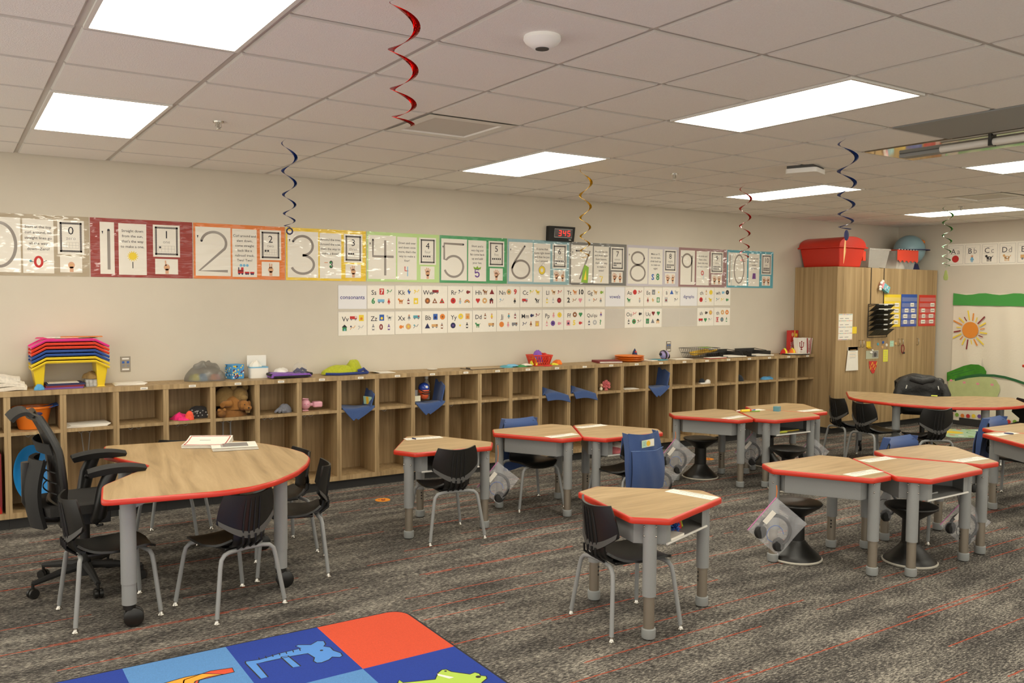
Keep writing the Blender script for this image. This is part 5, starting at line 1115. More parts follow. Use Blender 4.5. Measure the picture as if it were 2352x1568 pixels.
m_ = MB(); lump(m_, (0, 0, 0), .1, .1, .045, 'cl_orange', 8, .3); one('cloth', m_, 'bright orange cloth on the counter right of the basket', 'cloth', (3.585, 4.04, ZT + .001), ang=60)
m_ = MB(); lump(m_, (0, 0, 0), .1, .08, .02, 'cl_yellow', 9, .3); one('cloth', m_, 'yellow cloth touching the orange cloth on the counter', 'cloth', (3.50, 4.0, ZT + .001), ang=60)
t = thing('binder', 'flat red binder with white pages left of the orange plates', 'binder', (4.2, 3.99, ZT + .001), -.35)
MB('p_dred').bx(-.13, .13, -.12, .12, 0, .003).bx(-.13, .13, -.12, .12, .018, .021).bx(-.133, -.128, -.12, .12, 0, .021).build('cover', t, 0); MB('paper').bx(-.12, .128, -.115, .115, .004, .017).build('pages', t, 0)
for k in range(3):
    one('plate', MB('pl_orange').lathe([(.001, 0), (.12, 0), (.155, .016), (.162, .022), (.16, .025), (.15, .02), (.118, .004), (.001, .004)], 36, cap=False), '%s orange plate of the stack on the counter' % ('bottom', 'middle', 'top')[k], 'plate', (4.52, 4.0, ZT + .001 + .0195 * k), group='stacked orange plates')
f = Flat('paper', 'floor'); f.slab(-.1, -.06, .1, .06, .002); one('paper_sheet', f, 'cream papers lying inside the top orange plate', 'paper', (4.5, 4.0, ZT + .047), .2, ang=0)
t = thing('toy_figure', 'tiny pointed red and blue toy figure standing by the orange plates', 'toy', (4.70, 4.12, ZT + .001))
MB('p_white').lathe([(.001, 0), (.03, 0), (.034, .04), (.02, .06), (.001, .062)], 14, cap=False).build('body', t); MB('p_navy').lathe([(.032, .058), (.02, .095), (.001, .13)], 12).build('pointed_hat', t); MB('p_red').ball((.0, -.016, .09), .012).build('hat_badge', t)
for k, (x_, c_) in enumerate(((4.80, 'paper'), (4.93, 'p_teal'))):
    f = Flat(c_, 'floor'); f.slab(-.08, -.09, .08, .09, .006); one('paper_sheet', f, ('cream papers between the orange plates and the toy bird', 'teal edged papers under the beak side of the purple bird')[k], 'paper', (x_, 4.0, ZT + .0005), .3, ang=0)
t = thing('toy_bird', 'round purple striped toy bird sitting on the counter', 'toy', (5.06, 4.03, ZT + .001))
mat('bird_lilac', (164, 150, 196), .7)
MB('bird_lilac').ball((0, 0, .052), .052, None, 20, (1.05, 1, 1)).build('body', t); MB('p_black').lathe([(.0525, -.012), (.0535, 0), (.0525, .012)], 24, None, Matrix.Translation((-.012, 0, .052)) @ Matrix.Rotation(R(80), 4, 'Y'), cap=False).build('stripe', t)
MB('p_black').ball((-.055, 0, .06), .018).build('head', t); MB('p_black').ball((.055, -.01, .035), .022, None, 12, (.6, 1, 1.3)).build('wing', t)
f = Flat('paper', 'floor'); f.slab(-.12, -.08, .12, .08, .004); one('paper_sheet', f, 'cream paper lying right of the purple toy bird', 'paper', (5.27, 4.0, ZT + .0005), -.1, ang=0)
# wire basket and trays
t = thing('wire_basket', 'open black wire basket tipped with a golden woven tray inside', 'basket', (5.62, 4.04, ZT + .001))
m_ = MB('dark_grey')
R_ = lambda s, z_: [(-.22 * s, -.11 * s, z_), (.22 * s, -.11 * s, z_), (.22 * s, .11 * s, z_), (-.22 * s, .11 * s, z_)]
for s_, z_ in ((1, .115), (.9, .06), (.8, .004)): m_.tube(R_(s_, z_), .003, 5, None, None, True)
for k in range(15):
    x_ = -.22 + .44 * k / 14
    for s_ in (-1, 1): m_.tube([(x_, s_ * .11, .115), (x_ * .8, s_ * .088, .004)], .0016, 4)
for k in range(8):
    y_ = -.11 + .22 * k / 7
    for s_ in (-1, 1): m_.tube([(s_ * .22, y_, .115), (s_ * .176, y_ * .8, .004)], .0016, 4)
m_.build('wire_frame', t)
mat('gold_weave', (206, 164, 44), .5, noise=.35, nscale=120)
m_ = MB('gold_weave'); m_.sheet(lambda u, v: ((u - .5) * .30, (v - .5) * .16, .02 + .035 * u + .03 * abs(2 * v - 1) ** 3), 8, 10, .008); one('woven_tray', m_, 'golden woven tray slanting inside the black wire basket', 'tray', (5.68, 4.04, ZT + .012), ang=60)
for k, (c_, dx, z_, nm) in enumerate((('paper', .12, .10, 'white paper sticking out of the wire basket'), ('p_lime', .04, .118, 'lime green paper scrap on the wire basket'))):
    f = Flat(c_, 'floor'); f.slab(-.07, -.05, .07, .05, .003); one('paper_scrap', f, nm, 'paper', (5.66 + dx, 4.03, ZT + z_), .2, ang=0)
m_ = MB('p_red').bx(-.14, .14, -.05, .05, 0, .008).bx(-.15, .13, -.055, .045, .008, .012, 'paper'); one('book', m_, 'thin red and white book in front of the wire basket', 'book', (5.72, 3.89, ZT + .0015), .05, ang=0)
for k, (x_, lab) in enumerate(((6.02, 'black mesh letter tray right of the wire basket'), (6.50, 'black mesh letter tray nearer the tall cabinet'))):
    t = thing('letter_tray', lab, 'tray', (x_, 4.02, ZT + .001), 0, 'black mesh letter trays')
    MB('black_screen').bx(-.17, .17, -.13, .13, .001, .004).bx(-.17, .17, .127, .13, .004, .075).bx(-.17, -.167, -.13, .13, .004, .06).bx(.167, .17, -.13, .13, .004, .06).build('mesh', t, 0)
    MB('black_matte').tube([(-.17, -.13, .01), (-.17, -.06, .062), (-.17, .13, .078), (.17, .13, .078), (.17, -.06, .062), (.17, -.13, .01)], .004, 6).tube([(-.17, -.13, .004), (.17, -.13, .004)], .004, 6).build('wire_rim', t)
    f = Flat('paper', 'floor'); f.slab(-.14, -.11, .14, .11, .01); one('paper_sheet', f, ('papers lying in the left black letter tray', 'papers lying in the right black letter tray')[k], 'paper', (x_ + .06, 3.98, ZT + .006), -.12, ang=0)
def pouch(u, v, c1, c2, lab, w_=.13):
    p = at(u, v, 2, ZT); t = thing('snack_bag', lab, 'snack bag', (min(p.x, 7.2), 4.0, ZT + .001), 0, 'snack bags by the popcorn boxes')
    m_ = MB(); lump(m_, (0, 0, 0), w_, .1, .07, c1, 14, .15); m_.build('pouch', t, 60); m_ = MB(); lump(m_, (-.01, -.012, .002), w_ * .4, .085, .074, c2, 15, .1); m_.build('printed_band', t, 60)
pouch(1771, 811, 'cl_red', 'cl_yellow', 'red and yellow snack bag on the counter')
pouch(1808, 806, 'cl_orange', 'cl_yellow', 'small orange snack bag beside the red carton', .1)
one('folder', MB('black_matte').bx(-.16, .16, -.09, .09, 0, .012).bx(-.12, .158, -.088, .088, .012, .014, 'paper'), 'flat black folder in front of the red carton', 'folder', (7.13, 3.91, ZT + .0005), -.2, ang=0)
t = thing('cereal_carton', 'tall red carton with yellow stripe standing against the cabinet', 'carton', (7.30, 4.08, ZT + .001), .12)
MB('p_red').bx(-.085, .085, -.03, .03, 0, .29).build('carton', t, 0, .002)
f = Flat('p_yellow'); f.rect(-.005, .0, .012, .29, .0305, 'p_yellow'); f.rect(.02, .21, .06, .25, .0305, 'p_yellow'); f.text('FRUIT', -.062, .10, .035, .0306, 'p_white', .02, 1, PI / 2); f.text('GRAIN', -.026, .10, .035, .0306, 'p_white', .02, 1, PI / 2); f.poly([(-.04, .17), (-.008, .17), (-.008, .22)], .0305, 'p_tan'); f.disc(-.045, .24, .025, .0305, 'p_tan'); f.build('print', t, 0)
M_iu = 'p_dred'
mat('crimson', (158, 30, 38), .55)
t = thing('popcorn_box', 'flared white popcorn box with crimson trident monogram', 'popcorn box', (7.275, 3.955, ZT + .001), 0, 'popcorn boxes at the cabinet')
def flare(m, w0, w1, d, h_, a):
    v = [(-w0, -d, 0), (w0, -d, 0), (w0, d, 0), (-w0, d, 0), (-w1, -d * 1.3, h_), (w1, -d * 1.3, h_ * .97), (w1, d * 1.3, h_ * .97), (-w1, d * 1.3, h_)]
    return m.add(v, [(3, 2, 1, 0), (0, 1, 5, 4), (1, 2, 6, 5), (2, 3, 7, 6), (3, 0, 4, 7), (4, 5, 6, 7)])
flare(MB('p_white'), .048, .068, .03, .205, 0).build('carton', t, 0)
f = Flat('crimson'); yb_ = .0375
for p_ in ([(0, .055), (0, .158)], [(-.018, .055), (.018, .055)], [(-.035, .14), (-.035, .10), (-.028, .088), (-.012, .082), (.012, .082), (.028, .088), (.035, .10), (.035, .14)], [(-.046, .142), (-.024, .142)], [(.024, .142), (.046, .142)], [(-.013, .158), (.013, .158)]): f.line(p_, .011, .0385, 'crimson')
f.text('INDIANA', 0, .022, .012, .0345, 'crimson'); f.build('monogram', t, 0)
t = thing('popcorn_box', 'crimson striped popcorn box with vertical lettering beside the monogram box', 'popcorn box', (7.375, 3.915, ZT + .001), 0, 'popcorn boxes at the cabinet')
flare(MB('p_white'), .042, .058, .03, .205, 0).build('carton', t, 0)
f = Flat('crimson'); f.poly([(-.044, 0), (-.026, 0), (-.036, .2), (-.058, .2)], .0395); f.poly([(.012, 0), (.024, 0), (.036, .2), (.02, .2)], .0395); f.text('INDIANA', .004, .10, .036, .0395, 'crimson', .02, 1, PI / 2); f.build('stripes', t, 0)
# ================================================================== things inside the cubbies
SZ = .693
def incub(u, v, y=3.95): return at(u, v, 1, y).x
t = thing('bucket', 'orange plastic bucket with hand holes in the leftmost full cubby', 'bucket', (-1.165, 3.99, SZ), .1)
pr = [(.001, .002), (.085, .002), (.088, .01), (.118, .155), (.122, .16), (.116, .158), (.084, .008), (.001, .006)]
MB('pl_orange').lathe(pr, 36, None, Matrix.Diagonal((1.05, .85, 1, 1)), cap=False).build('body', t)
MB('pl_orange').lathe([(.122, .146), (.130, .152), (.130, .162), (.122, .165)], 36, None, Matrix.Diagonal((1.05, .85, 1, 1)), cap=False).build('rim', t)
MB('p_navy').ball((.02, -.095, .115), .03, None, 14, (1, .14, .42)).build('hand_hole', t)
f = Flat('p_blue', 'floor'); f.M = Matrix.Rotation(R(-14), 4, 'Y'); f.slab(-.09, -.07, .11, .07, .004); o_ = one('picture_book', f, 'blue picture book sticking out of the orange bucket', 'book', (-1.09, 3.99, SZ + .145), .1, ang=0)
for k in range(4):
    f = Flat('paper', 'floor'); f.slab(-.135, -.1, .135, .1, .004); one('paper_sheet', f, ('lowest', 'second', 'third', 'top')[k] + ' white paper of the pile in the cubby behind the office chair', 'paper', (-.82 + .006 * k, 3.97, SZ + .0045 * k), .03 * k, ang=0, group='papers in the cubby behind the office chair')
m_ = MB(); lump(m_, (0, 0, 0), .11, .11, .05, 'cl_pink', 41, .45); lump(m_, (.02, -.05, 0), .13, .07, .025, 'cl_pink', 42, .4); one('knit_gloves', m_, 'hot pink knit gloves lying in the cubby below the grey bag', 'gloves', (-.16, 3.94, SZ), ang=60)
m_ = MB(); lump(m_, (0, 0, 0), .07, .07, .07, 'cl_coral', 2, .03); one('pompom', m_, 'neon coral pompom between pink gloves and black knit hat', 'pompom', (-.095, 3.885, SZ), ang=60)
m_ = MB(); lump(m_, (0, 0, 0), .19, .14, .09, 'cl_knit', 43, .15); rn = random.Random(5)
for k in range(26): m_.ball((rn.uniform(-.07, .07), -.062 + rn.uniform(0, .01), rn.uniform(.01, .07)), .0055, 'p_lgrey', 6)
one('knit_hat', m_, 'black speckled knit hat in the cubby with pink gloves', 'hat', (.0, 3.985, SZ), ang=60)
# plush animals
t = thing('plush_bear', 'olive tan plush bear stuffed at the top of the plush cubby', 'plush toy', (.245, 3.99, SZ + .085))
m_ = MB(); lump(m_, (-.03, .02, 0), .22, .2, .155, 'cl_tan', 51, .15); m_.build('body', t, 60)
m_ = MB('cl_tan').ball((.07, -.03, .075), .068, None, 18).ball((.09, -.085, .06), .033, None, 12, (1, .8, .8)); m_.build('head', t)
for s_ in (-.045, .045): MB('cl_tan').ball((.075 + s_, -.02, .135), .028, None, 12, (1, .6, 1)).build('ear', t)
MB('cl_tan').tube([(.1, -.08, .0), (.115, -.11, -.03), (.11, -.12, -.06)], [.03, .024, .016], 10).build('leg', t)
t = thing('plush_puppy', 'caramel plush puppy lying in the middle of the plush cubby', 'plush toy', (.275, 3.94, SZ + .055))
m_ = MB(); lump(m_, (-.02, .02, 0), .2, .16, .11, 'cl_brown', 53, .12); m_.build('body', t, 60)
MB('cl_brown').ball((.055, -.045, .03), .05, None, 18, (1, .9, .85)).ball((.075, -.09, .012), .028, None, 12, (1.2, 1, .8)).build('head', t)
for s_ in (-1, 1): MB('cl_dbrown').ball((.055 + s_ * .04, -.06, .035), .027, None, 12, (.5, .7, 1.2)).build('ear', t)
MB('p_black').ball((.05, -.088, .04), .005).ball((.075, -.117, .016), .007).build('face', t)
MB('cl_brown').tube([(-.05, -.05, .05), (-.11, -.06, .05), (-.125, -.08, .045)], [.03, .024, .02], 10).build('paw', t)
t = thing('plush_lion', 'dark tan plush lying flattened at the bottom of the plush cubby', 'plush toy', (.24, 3.93, SZ))
m_ = MB(); lump(m_, (0, .02, 0), .27, .18, .07, 'cl_dbrown', 55, .12); m_.build('body', t, 60)
MB('cl_dbrown').ball((-.095, -.06, .035), .034, None, 14).build('head', t); MB('cl_brown').ball((-.115, -.075, .06), .015).ball((-.075, -.08, .062), .014).build('ears', t)
t = thing('glove', 'single grey glove lying in the cubby right of the plush toys', 'glove', (.655, 3.93, SZ), .15)
m_ = MB(); lump(m_, (.03, .01, 0), .11, .1, .07, 'cl_grey', 61, .12); m_.build('palm', t, 60); m_ = MB('cl_grey')
for k, (a_, l_) in enumerate(((200, .09), (222, .08), (245, .07), (268, .055), (170, .06))): m_.tube([(.01, 0, .03), (.01 + l_ * .6 * math.cos(R(a_)), l_ * .6 * math.sin(R(a_)), .026), (.01 + l_ * math.cos(R(a_)), l_ * math.sin(R(a_)), .013)], [.017, .015, .010], 8)
m_.build('fingers', t)
t = thing('toy_doll', 'pale pink plastic doll toy lying in the cubby below the lime jacket', 'toy', (.905, 3.94, SZ))
MB('pl_doll').ball((-.045, 0, .055), .046, None, 18).build('head', t); MB('pl_doll').bx(.02, .1, -.035, .035, .025, .075).build('body', t, 40, .012); MB('pl_doll').tube([(-.01, 0, .05), (.03, 0, .05)], .014, 8).build('neck', t)
for s_ in (0, 1): MB('pl_doll').tube([(-.075, -.02, .006 + .1 * s_), (-.025, -.025, .005 + .095 * s_)], .006, 8).build('arm', t)
MB('p_magenta').ball((-.06, -.04, .06), .004).ball((-.035, -.043, .06), .004).build('eyes', t)
def shelf_sack(xl, lab, kind, patch=0):
    t = thing('seat_sack', lab, 'chair bag', (xl, YF, SZ), 0, 'blue seat sacks folded in the cubbies'); w_ = .30
    if kind == 'open':      # flat on the shelf, pointed front drooping over the edge, back flap standing at the right
        def flat(u, v):
            y = .20 - .30 * u; x = (v - .5) * w_ + .03 * (u - .5); d = max(0, -y)
            tri = 1 - .85 * min(1, d / .10) ** 1.2
            return (x * tri + (.05 * (1 - tri)) * -1, -.006 - d * .25 if d > 0 else y, .006 + .008 * math.sin(v * 6 + u * 4) - d * .95)
        MB('blue_cloth').sheet(flat, 18, 10, .008).build('front_flap', t, 70)
        hgt_ = .15 if patch else .20
        MB('blue_cloth').sheet(lambda u, v: (.12 + .035 * u + .01 * math.sin(v * 5), .18 - .19 * v, .006 + hgt_ * u * (1 - .25 * v) + .012 * math.sin(v * 3.1)), 8, 8, .012).build('standing_flap', t, 70)
        if patch:
            m_ = MB('patch_cream'); M = Matrix.Translation((.122, .06, .06)) @ Matrix.Rotation(R(-74), 4, 'Z') @ Matrix.Rotation(R(6), 4, 'X')
            m_.bx(-.055, .055, -.012, -.008, -.035, .035, 'mint', M).bx(-.018, .016, -.013, -.0122, -.033, .033, 'sun_yellow', M); m_.build('name_patch', t, 0)
    else:                    # crumpled: left fold upright, body drooping right
        def body(u, v):
            y = .16 - .24 * u; d = max(0, -y)
            return ((v - .5) * (w_ - .02) + .035 * u, -.004 - d * .3 if d > 0 else y, .008 + .035 * math.sin(PI * v) ** 1.2 * (1 - u * .5) - d * .75 - .03 * v * u)
        MB('blue_cloth').sheet(body, 16, 12, .010).build('body', t, 70)
        MB('blue_cloth').sheet(lambda u, v: (-.145 + .05 * u * v, .17 - .17 * v, .006 + .095 * u * (1 - .35 * v)), 6, 6, .010).build('folded_edge', t, 70)
shelf_sack(X0 + PI_ * 7.5, 'blue seat sack with sun patch spread over a cubby shelf edge', 'open', 1)
shelf_sack(X0 + PI_ * 9.5, 'blue seat sack bent upright behind the toy helmet in a cubby', 'open')
shelf_sack(X0 + PI_ * 13.5, 'crumpled blue seat sack in the cubby below the red basket', 'crumple')
shelf_sack(X0 + PI_ * 14.5, 'drooping blue seat sack in the cubby below the orange cloth', 'crumple')
shelf_sack(X0 + PI_ * 17.5, 'dark blue seat sack folded open below the purple toy bird', 'open')
bx0 = X0 + PI_ * 9.5
t = thing('toy_helmet', 'blue and orange toy football helmet bank on the blue sack in a cubby', 'toy', (bx0 - .02, 3.93, SZ + .022))
mat('helmet_blue', (36, 64, 150), .25); mat('helmet_orange', (222, 92, 44), .3)
MB('helmet_blue').ball((0, 0, .115), .052, None, 20, (1, 1, .95)).build('shell', t); MB('helmet_orange').lathe([(.05, .07), (.053, .09), (.05, .1)], 20, cap=False).build('orange_stripe', t)
MB('helmet_orange').ball((0, -.005, .045), .042, None, 16, (1, 1, .9)).build('body', t); MB('p_white').ball((.005, -.048, .125), .014, None, 10, (1, .3, 1)).build('emblem', t)
MB('p_black').tube([(-.045, -.02, .10), (-.03, -.062, .085), (.03, -.062, .085), (.045, -.02, .10)], .005, 6).tube([(-.04, -.02, .075), (-.025, -.06, .065), (.025, -.06, .065), (.04, -.02, .075)], .005, 6).build('face_guard', t)
t = thing('paper_cards', 'cream paper cutouts left of the toy helmet in its cubby', 'paper', (bx0 - .12, 3.92, SZ + .022))
MB('patch_cream').bx(-.035, .045, -.03, -.02, 0, .05).build('front_card', t, 0); MB('p_grey').bx(-.03, .03, .0, .012, 0, .10).build('rear_card', t, 0)
t = thing('water_bottle', 'clear water bottle with white cap behind the upright blue sack', 'bottle', (bx0 + .09, 4.09, SZ + .012))
MB('clear_tub').lathe([(.001, 0), (.032, 0), (.033, .14), (.014, .175), (.013, .195), (.001, .195)], 20, cap=False).build('bottle', t); MB('p_white').cyl((0, 0), .017, .19, .215).build('cap', t)
m_ = MB(); lump(m_, (0, 0, 0), .04, .04, .04, 'cl_rose', 3, .05); rn = random.Random(9)
for k in range(90):
    a_, b_ = rn.uniform(0, 6.28), rn.uniform(-.7, 1.5); d_ = Vector((math.cos(a_) * math.cos(b_), math.sin(a_) * math.cos(b_), math.sin(b_))); m_.tube([Vector((0, 0, .055)) + d_ * .012, Vector((0, 0, .055)) + d_ * rn.uniform(.045, .056)], [.009, .004], 5, 'cl_rose')
one('pompom', m_, 'fluffy coral pink pompom toy in the cubby before the red binder', 'pompom', (4.14, 3.93, SZ), ang=60)
t = thing('toy_figure', 'small cream figure tucked beside the coral pink pompom', 'toy', (4.065, 3.92, SZ)); MB('patch_cream').ball((0, 0, .02), .02, None, 12, (1, .8, 1)).build('feet', t); MB('skin').ball((0, .0, .055), .018).build('head', t)
f = Flat('paper', 'floor'); f.slab(-.09, -.06, .09, .06, .004); one('paper_sheet', f, 'white paper alone on the shelf below the orange plates', 'paper', (4.45, 3.92, SZ), -.2, ang=0)
def shoe(x, lab):
    t = thing('shoe', lab, 'shoe', (x, 3.93, SZ), 0)
    m_ = MB('p_white').prism(round_poly([(-.085, -.03), (.05, -.032), (.088, -.015), (.088, .018), (.05, .032), (-.085, .03)], .02), 0, .014); m_.build('sole', t, 30)
    m_ = MB(); lump(m_, (-.045, 0, .013), .085, .052, .045, 'cl_dark', 4, .05); m_.build('upper', t, 60); m_ = MB(); lump(m_, (.05, 0, .013), .08, .056, .032, 'pl_white', 5, .05); m_.build('toe_cap', t, 60)
shoe(5.60, 'black and white shoe lying in a cubby below the wire basket')
m_ = MB(); lump(m_, (0, 0, 0), .10, .11, .075, 'cl_dark', 71, .08); one('beanie', m_, 'small dark navy cap at the side of a far cubby', 'cap', (6.19, 3.95, SZ), ang=60)
m_ = MB(); lump(m_, (0, 0, 0), .2, .13, .03, 'cl_blue', 72, .35); one('cloth', m_, 'bright sky blue cloth in a far cubby below the letter tray', 'cloth', (6.67, 3.94, SZ), ang=60)
# lower left: blue disc sled leaning, red thing at the very edge, id lanyard
t = thing('saucer_disc', 'bright blue plastic saucer leaning in the cubby behind the office chair', 'saucer', (-1.19, 4.03, .345), 0)
MB('pl_disc').lathe([(.001, 0), (.10, .008), (.17, .035), (.205, .07), (.212, .072), (.206, .06), (.17, .027), (.10, .0), (.001, -.008)], 40, None, Matrix.Rotation(R(72), 4, 'X') @ Matrix.Rotation(R(20), 4, 'Y') @ Matrix.Diagonal((.66, 1, 1, 1)), cap=False).build('disc', t)
m_ = MB('p_dred').bx(-.06, .06, -.1, .1, 0, .42); lump(m_, (0, -.09, 0), .1, .06, .1, 'cl_red', 3); one('red_bag', m_, 'dark red bag at the extreme left edge of the cubby row', 'bag', (-1.43, 3.97, .122), ang=40)
t = thing('lanyard', 'white lanyard with round badge hanging from a cubby hook', 'lanyard', (-.805, 4.108, .60))
MB('p_lgrey').tube([(-.03, 0, .02), (-.012, -.004, -.15), (.0, -.006, -.30)], .004, 6).tube([(.03, 0, .02), (.014, -.004, -.15), (.002, -.006, -.30)], .004, 6).build('strap', t)
MB('p_white').ball((.001, -.008, -.325), .026, None, 16, (1, .2, 1)).build('badge', t); MB('p_red').ball((.004, -.013, -.32), .010, None, 8, (1, .3, 1)).build('badge_print', t)
t = thing('lanyard', 'pair of thin white straps hanging in the plush toy column', 'lanyard', (X0 + PI_ * 4.5, 4.108, .60))
for s_ in (-1, 1): MB('p_lgrey').tube([(s_ * .03, 0, .02), (s_ * .032, -.004, -.2), (s_ * .03, -.006, -.36)], .006, 6).build('strap', t)
# ================================================================== on the tall cabinet
t = thing('lidded_bin', 'bright red bin with domed lid on top of the tall cabinet', 'bin', (7.75, 3.86, CZT + .001), R(-2))
def taper(m, x0, y0, x1, y1, z0, z1, mm=None):
    v = [(-x0, -y0, z0), (x0, -y0, z0), (x0, y0, z0), (-x0, y0, z0), (-x1, -y1, z1), (x1, -y1, z1), (x1, y1, z1), (-x1, y1, z1)]
    return m.add(v, [(3, 2, 1, 0), (0, 1, 5, 4), (1, 2, 6, 5), (2, 3, 7, 6), (3, 0, 4, 7), (4, 5, 6, 7)], mm)
taper(MB('pl_bin'), .20, .27, .245, .30, 0, .235).build('tub', t, 0, .012)
m_ = MB('pl_bin'); P = [(.255 * math.cos(PI * k / 16), .13 * math.sin(PI * k / 16) ** .8 if 0 < k < 16 else 0) for k in range(17)]
m_.prism(P, -.31, .31, None, Matrix.Translation((0, 0, .245)) @ Matrix(((1, 0, 0, 0), (0, 0, -1, 0), (0, 1, 0, 0), (0, 0, 0, 1)))); m_.bx(-.275, .275, -.325, .325, .232, .252); m_.build('domed_lid', t, 40, .006)
t = thing('storage_tub', 'empty clear plastic tub beside the red lidded bin on the cabinet', 'tub', (8.37, 3.84, CZT + .001))
def open_tub(m, x0, y0, x1, y1, h_, th=.004):
    a = [(-x0, -y0), (x0, -y0), (x0, y0), (-x0, y0)]; b = [(-x1, -y1), (x1, -y1), (x1, y1), (-x1, y1)]
    for k in range(4):
        p, q = a[k], a[(k + 1) % 4]; r_, s_ = b[k], b[(k + 1) % 4]; m.add([(p[0], p[1], 0), (q[0], q[1], 0), (s_[0], s_[1], h_), (r_[0], r_[1], h_)], [(0, 1, 2, 3)])
    return m.bx(-x0, x0, -y0, y0, 0, th)
open_tub(MB('clear_tub'), .18, .20, .215, .235, .24).build('tub', t, 0)
MB('clear_tub').tube([(-.22, -.24, .24), (.22, -.24, .24), (.22, .24, .24), (-.22, .24, .24)], .012, 6, None, None, True).build('rim', t, 0)
m_ = MB('pl_red'); m_.bx(-.03, .03, -.16, .10, .0, .12); one('red_lid', m_, 'red lid standing on edge between the domed bin and the clear tub', 'tray', (8.10, 3.80, CZT + .09), .0, ang=0)  # red tub lid, built as a plain upright slab
t = thing('storage_tub', 'clear tub draped with scalloped red paper border on the cabinet', 'tub', (8.92, 3.80, CZT + .001))
open_tub(MB('clear_tub'), .19, .20, .225, .235, .235).build('tub', t, 0)
m_ = MB(); lump(m_, (0, 0, .006), .34, .34, .12, 'cl_white', 3, .1); m_.build('white_contents', t, 60)
f = Flat('pl_red'); f.poly([(-.235, .25)] + [(-.235, .115)] + [(-.235 + .47 * k / 20, .10 + .018 * math.sin(k * 1.6)) for k in range(21)] + [(.235, .25)], .24)
for k in range(7): f.rect(-.21 + .065 * k, .25, -.185 + .065 * k, .258, .24, 'p_white')
f.poly([(-.235, .25), (-.235, .115), (.235, .10), (.235, .25)][::-1], .2385, 'pl_red'); f.build('paper_border', t, 0)
MB('pl_red').bx(-.235, .235, -.24, .2, .245, .249).build('border_top', t, 0)
t = thing('globe', 'pale blue desk globe with dark ring on top of the cabinet', 'globe', (9.39, 3.84, CZT + .001))
mat('globe_blue', (136, 168, 178), .35)
MB('p_navy').lathe([(.001, 0), (.14, 0), (.135, .02), (.115, .085), (.001, .085)], 28, cap=False).build('base', t); MB('globe_blue').ball((0, 0, .275), .205, None, 32).build('sphere', t)
MB('p_navy').lathe([(.21, .268), (.262, .268), (.262, .278), (.21, .278)], 36, cap=False).build('horizon_ring', t); MB('p_navy').tube([(.218 * math.cos(R(a)), -.0 + .03, .275 + .218 * math.sin(R(a))) for a in range(200, 345, 12)], .008, 6).build('meridian_arm', t)
MB('p_orange').ball((.09, -.09, .385), .085, None, 16, (1, .8, .42)).build('orange_land', t)
# ---- things hung on its doors
fy = CYF - .001
def door(name, lab, cat, u, v, group=None): p = at(u, v, 1, CYF); return thing(name, lab, cat, (p.x, fy, p.z), 0, group)
t = thing('hanging_file', 'black mesh six-tier file rack hanging from cords over the cabinet', 'file rack', (8.27, fy, 1.19))
MB('black_matte').tube([(-.20, -.012, 0), (-.20, -.012, .42), (.20, -.012, .42), (.20, -.012, 0)], .006, 6, None, None, True).build('wire_frame', t)
for k in range(6):
    z_ = .02 + .062 * k
    p_ = MB('black_screen').add([(-.195, -.02, z_), (.195, -.02, z_), (.195, -.12, z_ + .085), (-.195, -.12, z_ + .085)], [(0, 1, 2, 3)]).build('pocket', t, 0)
    s_ = p_.modifiers.new('thickness', 'SOLIDIFY'); s_.thickness = .003
    m_ = MB('black_matte').tube([(-.195, -.015, z_ + .06), (-.195, -.12, z_ + .085), (.195, -.12, z_ + .085), (.195, -.015, z_ + .06)], .004, 6); m_.bx(-.04, .04, -.1245, -.1225, z_ + .075, z_ + .09, 'p_lgrey'); m_.build('pocket_rim', p_)
for s_ in (-.15, .12): MB('black_matte').tube([(s_, -.004, .42), (s_, -.004, CZT - 1.19), (s_ - .01, .06, CZT - 1.185)], .004, 6).build('cord', t)
for k, z_ in enumerate((.34, .28)):
    m_ = MB('paper').add([(-.13, -.03, z_), (.16, -.03, z_), (.16, -.11, z_ + .075), (-.13, -.11, z_ + .075)], [(0, 1, 2, 3)]); o_ = one('paper_stack', m_, ('papers in the top pocket of the hanging file rack', 'papers in the second pocket of the hanging file rack')[k], 'paper', (8.28, fy, 1.19), ang=0)
    s_ = o_.modifiers.new('thickness', 'SOLIDIFY'); s_.thickness = .012
t = thing('door_ornament', 'teal dotted pencil shaped ornament with ribbon bow on the cabinet', 'ornament', (8.36, fy, 1.83))
M = Matrix.Rotation(R(25), 4, 'Y'); mat('teal_dot', (110, 184, 196), .6)
MB('teal_dot').bx(-.03, .10, -.045, 0, -.042, .042, None, M).build('barrel', t, 0); MB('p_tan').add([tuple(M @ Vector(q)) for q in [(.10, -.045, -.04), (.10, 0, -.04), (.10, 0, .04), (.10, -.045, .04), (.145, -.02, 0)]], [(0, 1, 4), (1, 2, 4), (2, 3, 4), (3, 0, 4), (3, 2, 1, 0)]).build('tip', t, 0)
MB('p_pink').bx(-.065, -.03, -.045, 0, -.04, .04, None, M).build('eraser', t, 0)
m_ = MB()
for dx, dz in ((-.07, .05), (-.09, .0), (-.09, -.03), (-.04, .07)): m_.ball((dx, -.035, dz), .025, 'p_white', 10, (1, .6, .8))
m_.build('bow', t)
rn = random.Random(3); f = Flat('p_white')
for k in range(10): q_ = M @ Vector((rn.uniform(-.02, .09), 0, rn.uniform(-.033, .033))); f.disc(q_.x, q_.z, .0085, .0462, rn.choice(['p_white', 'p_navy', 'p_pink', 'p_white']), n=8)
f.build('dots', t, 0)
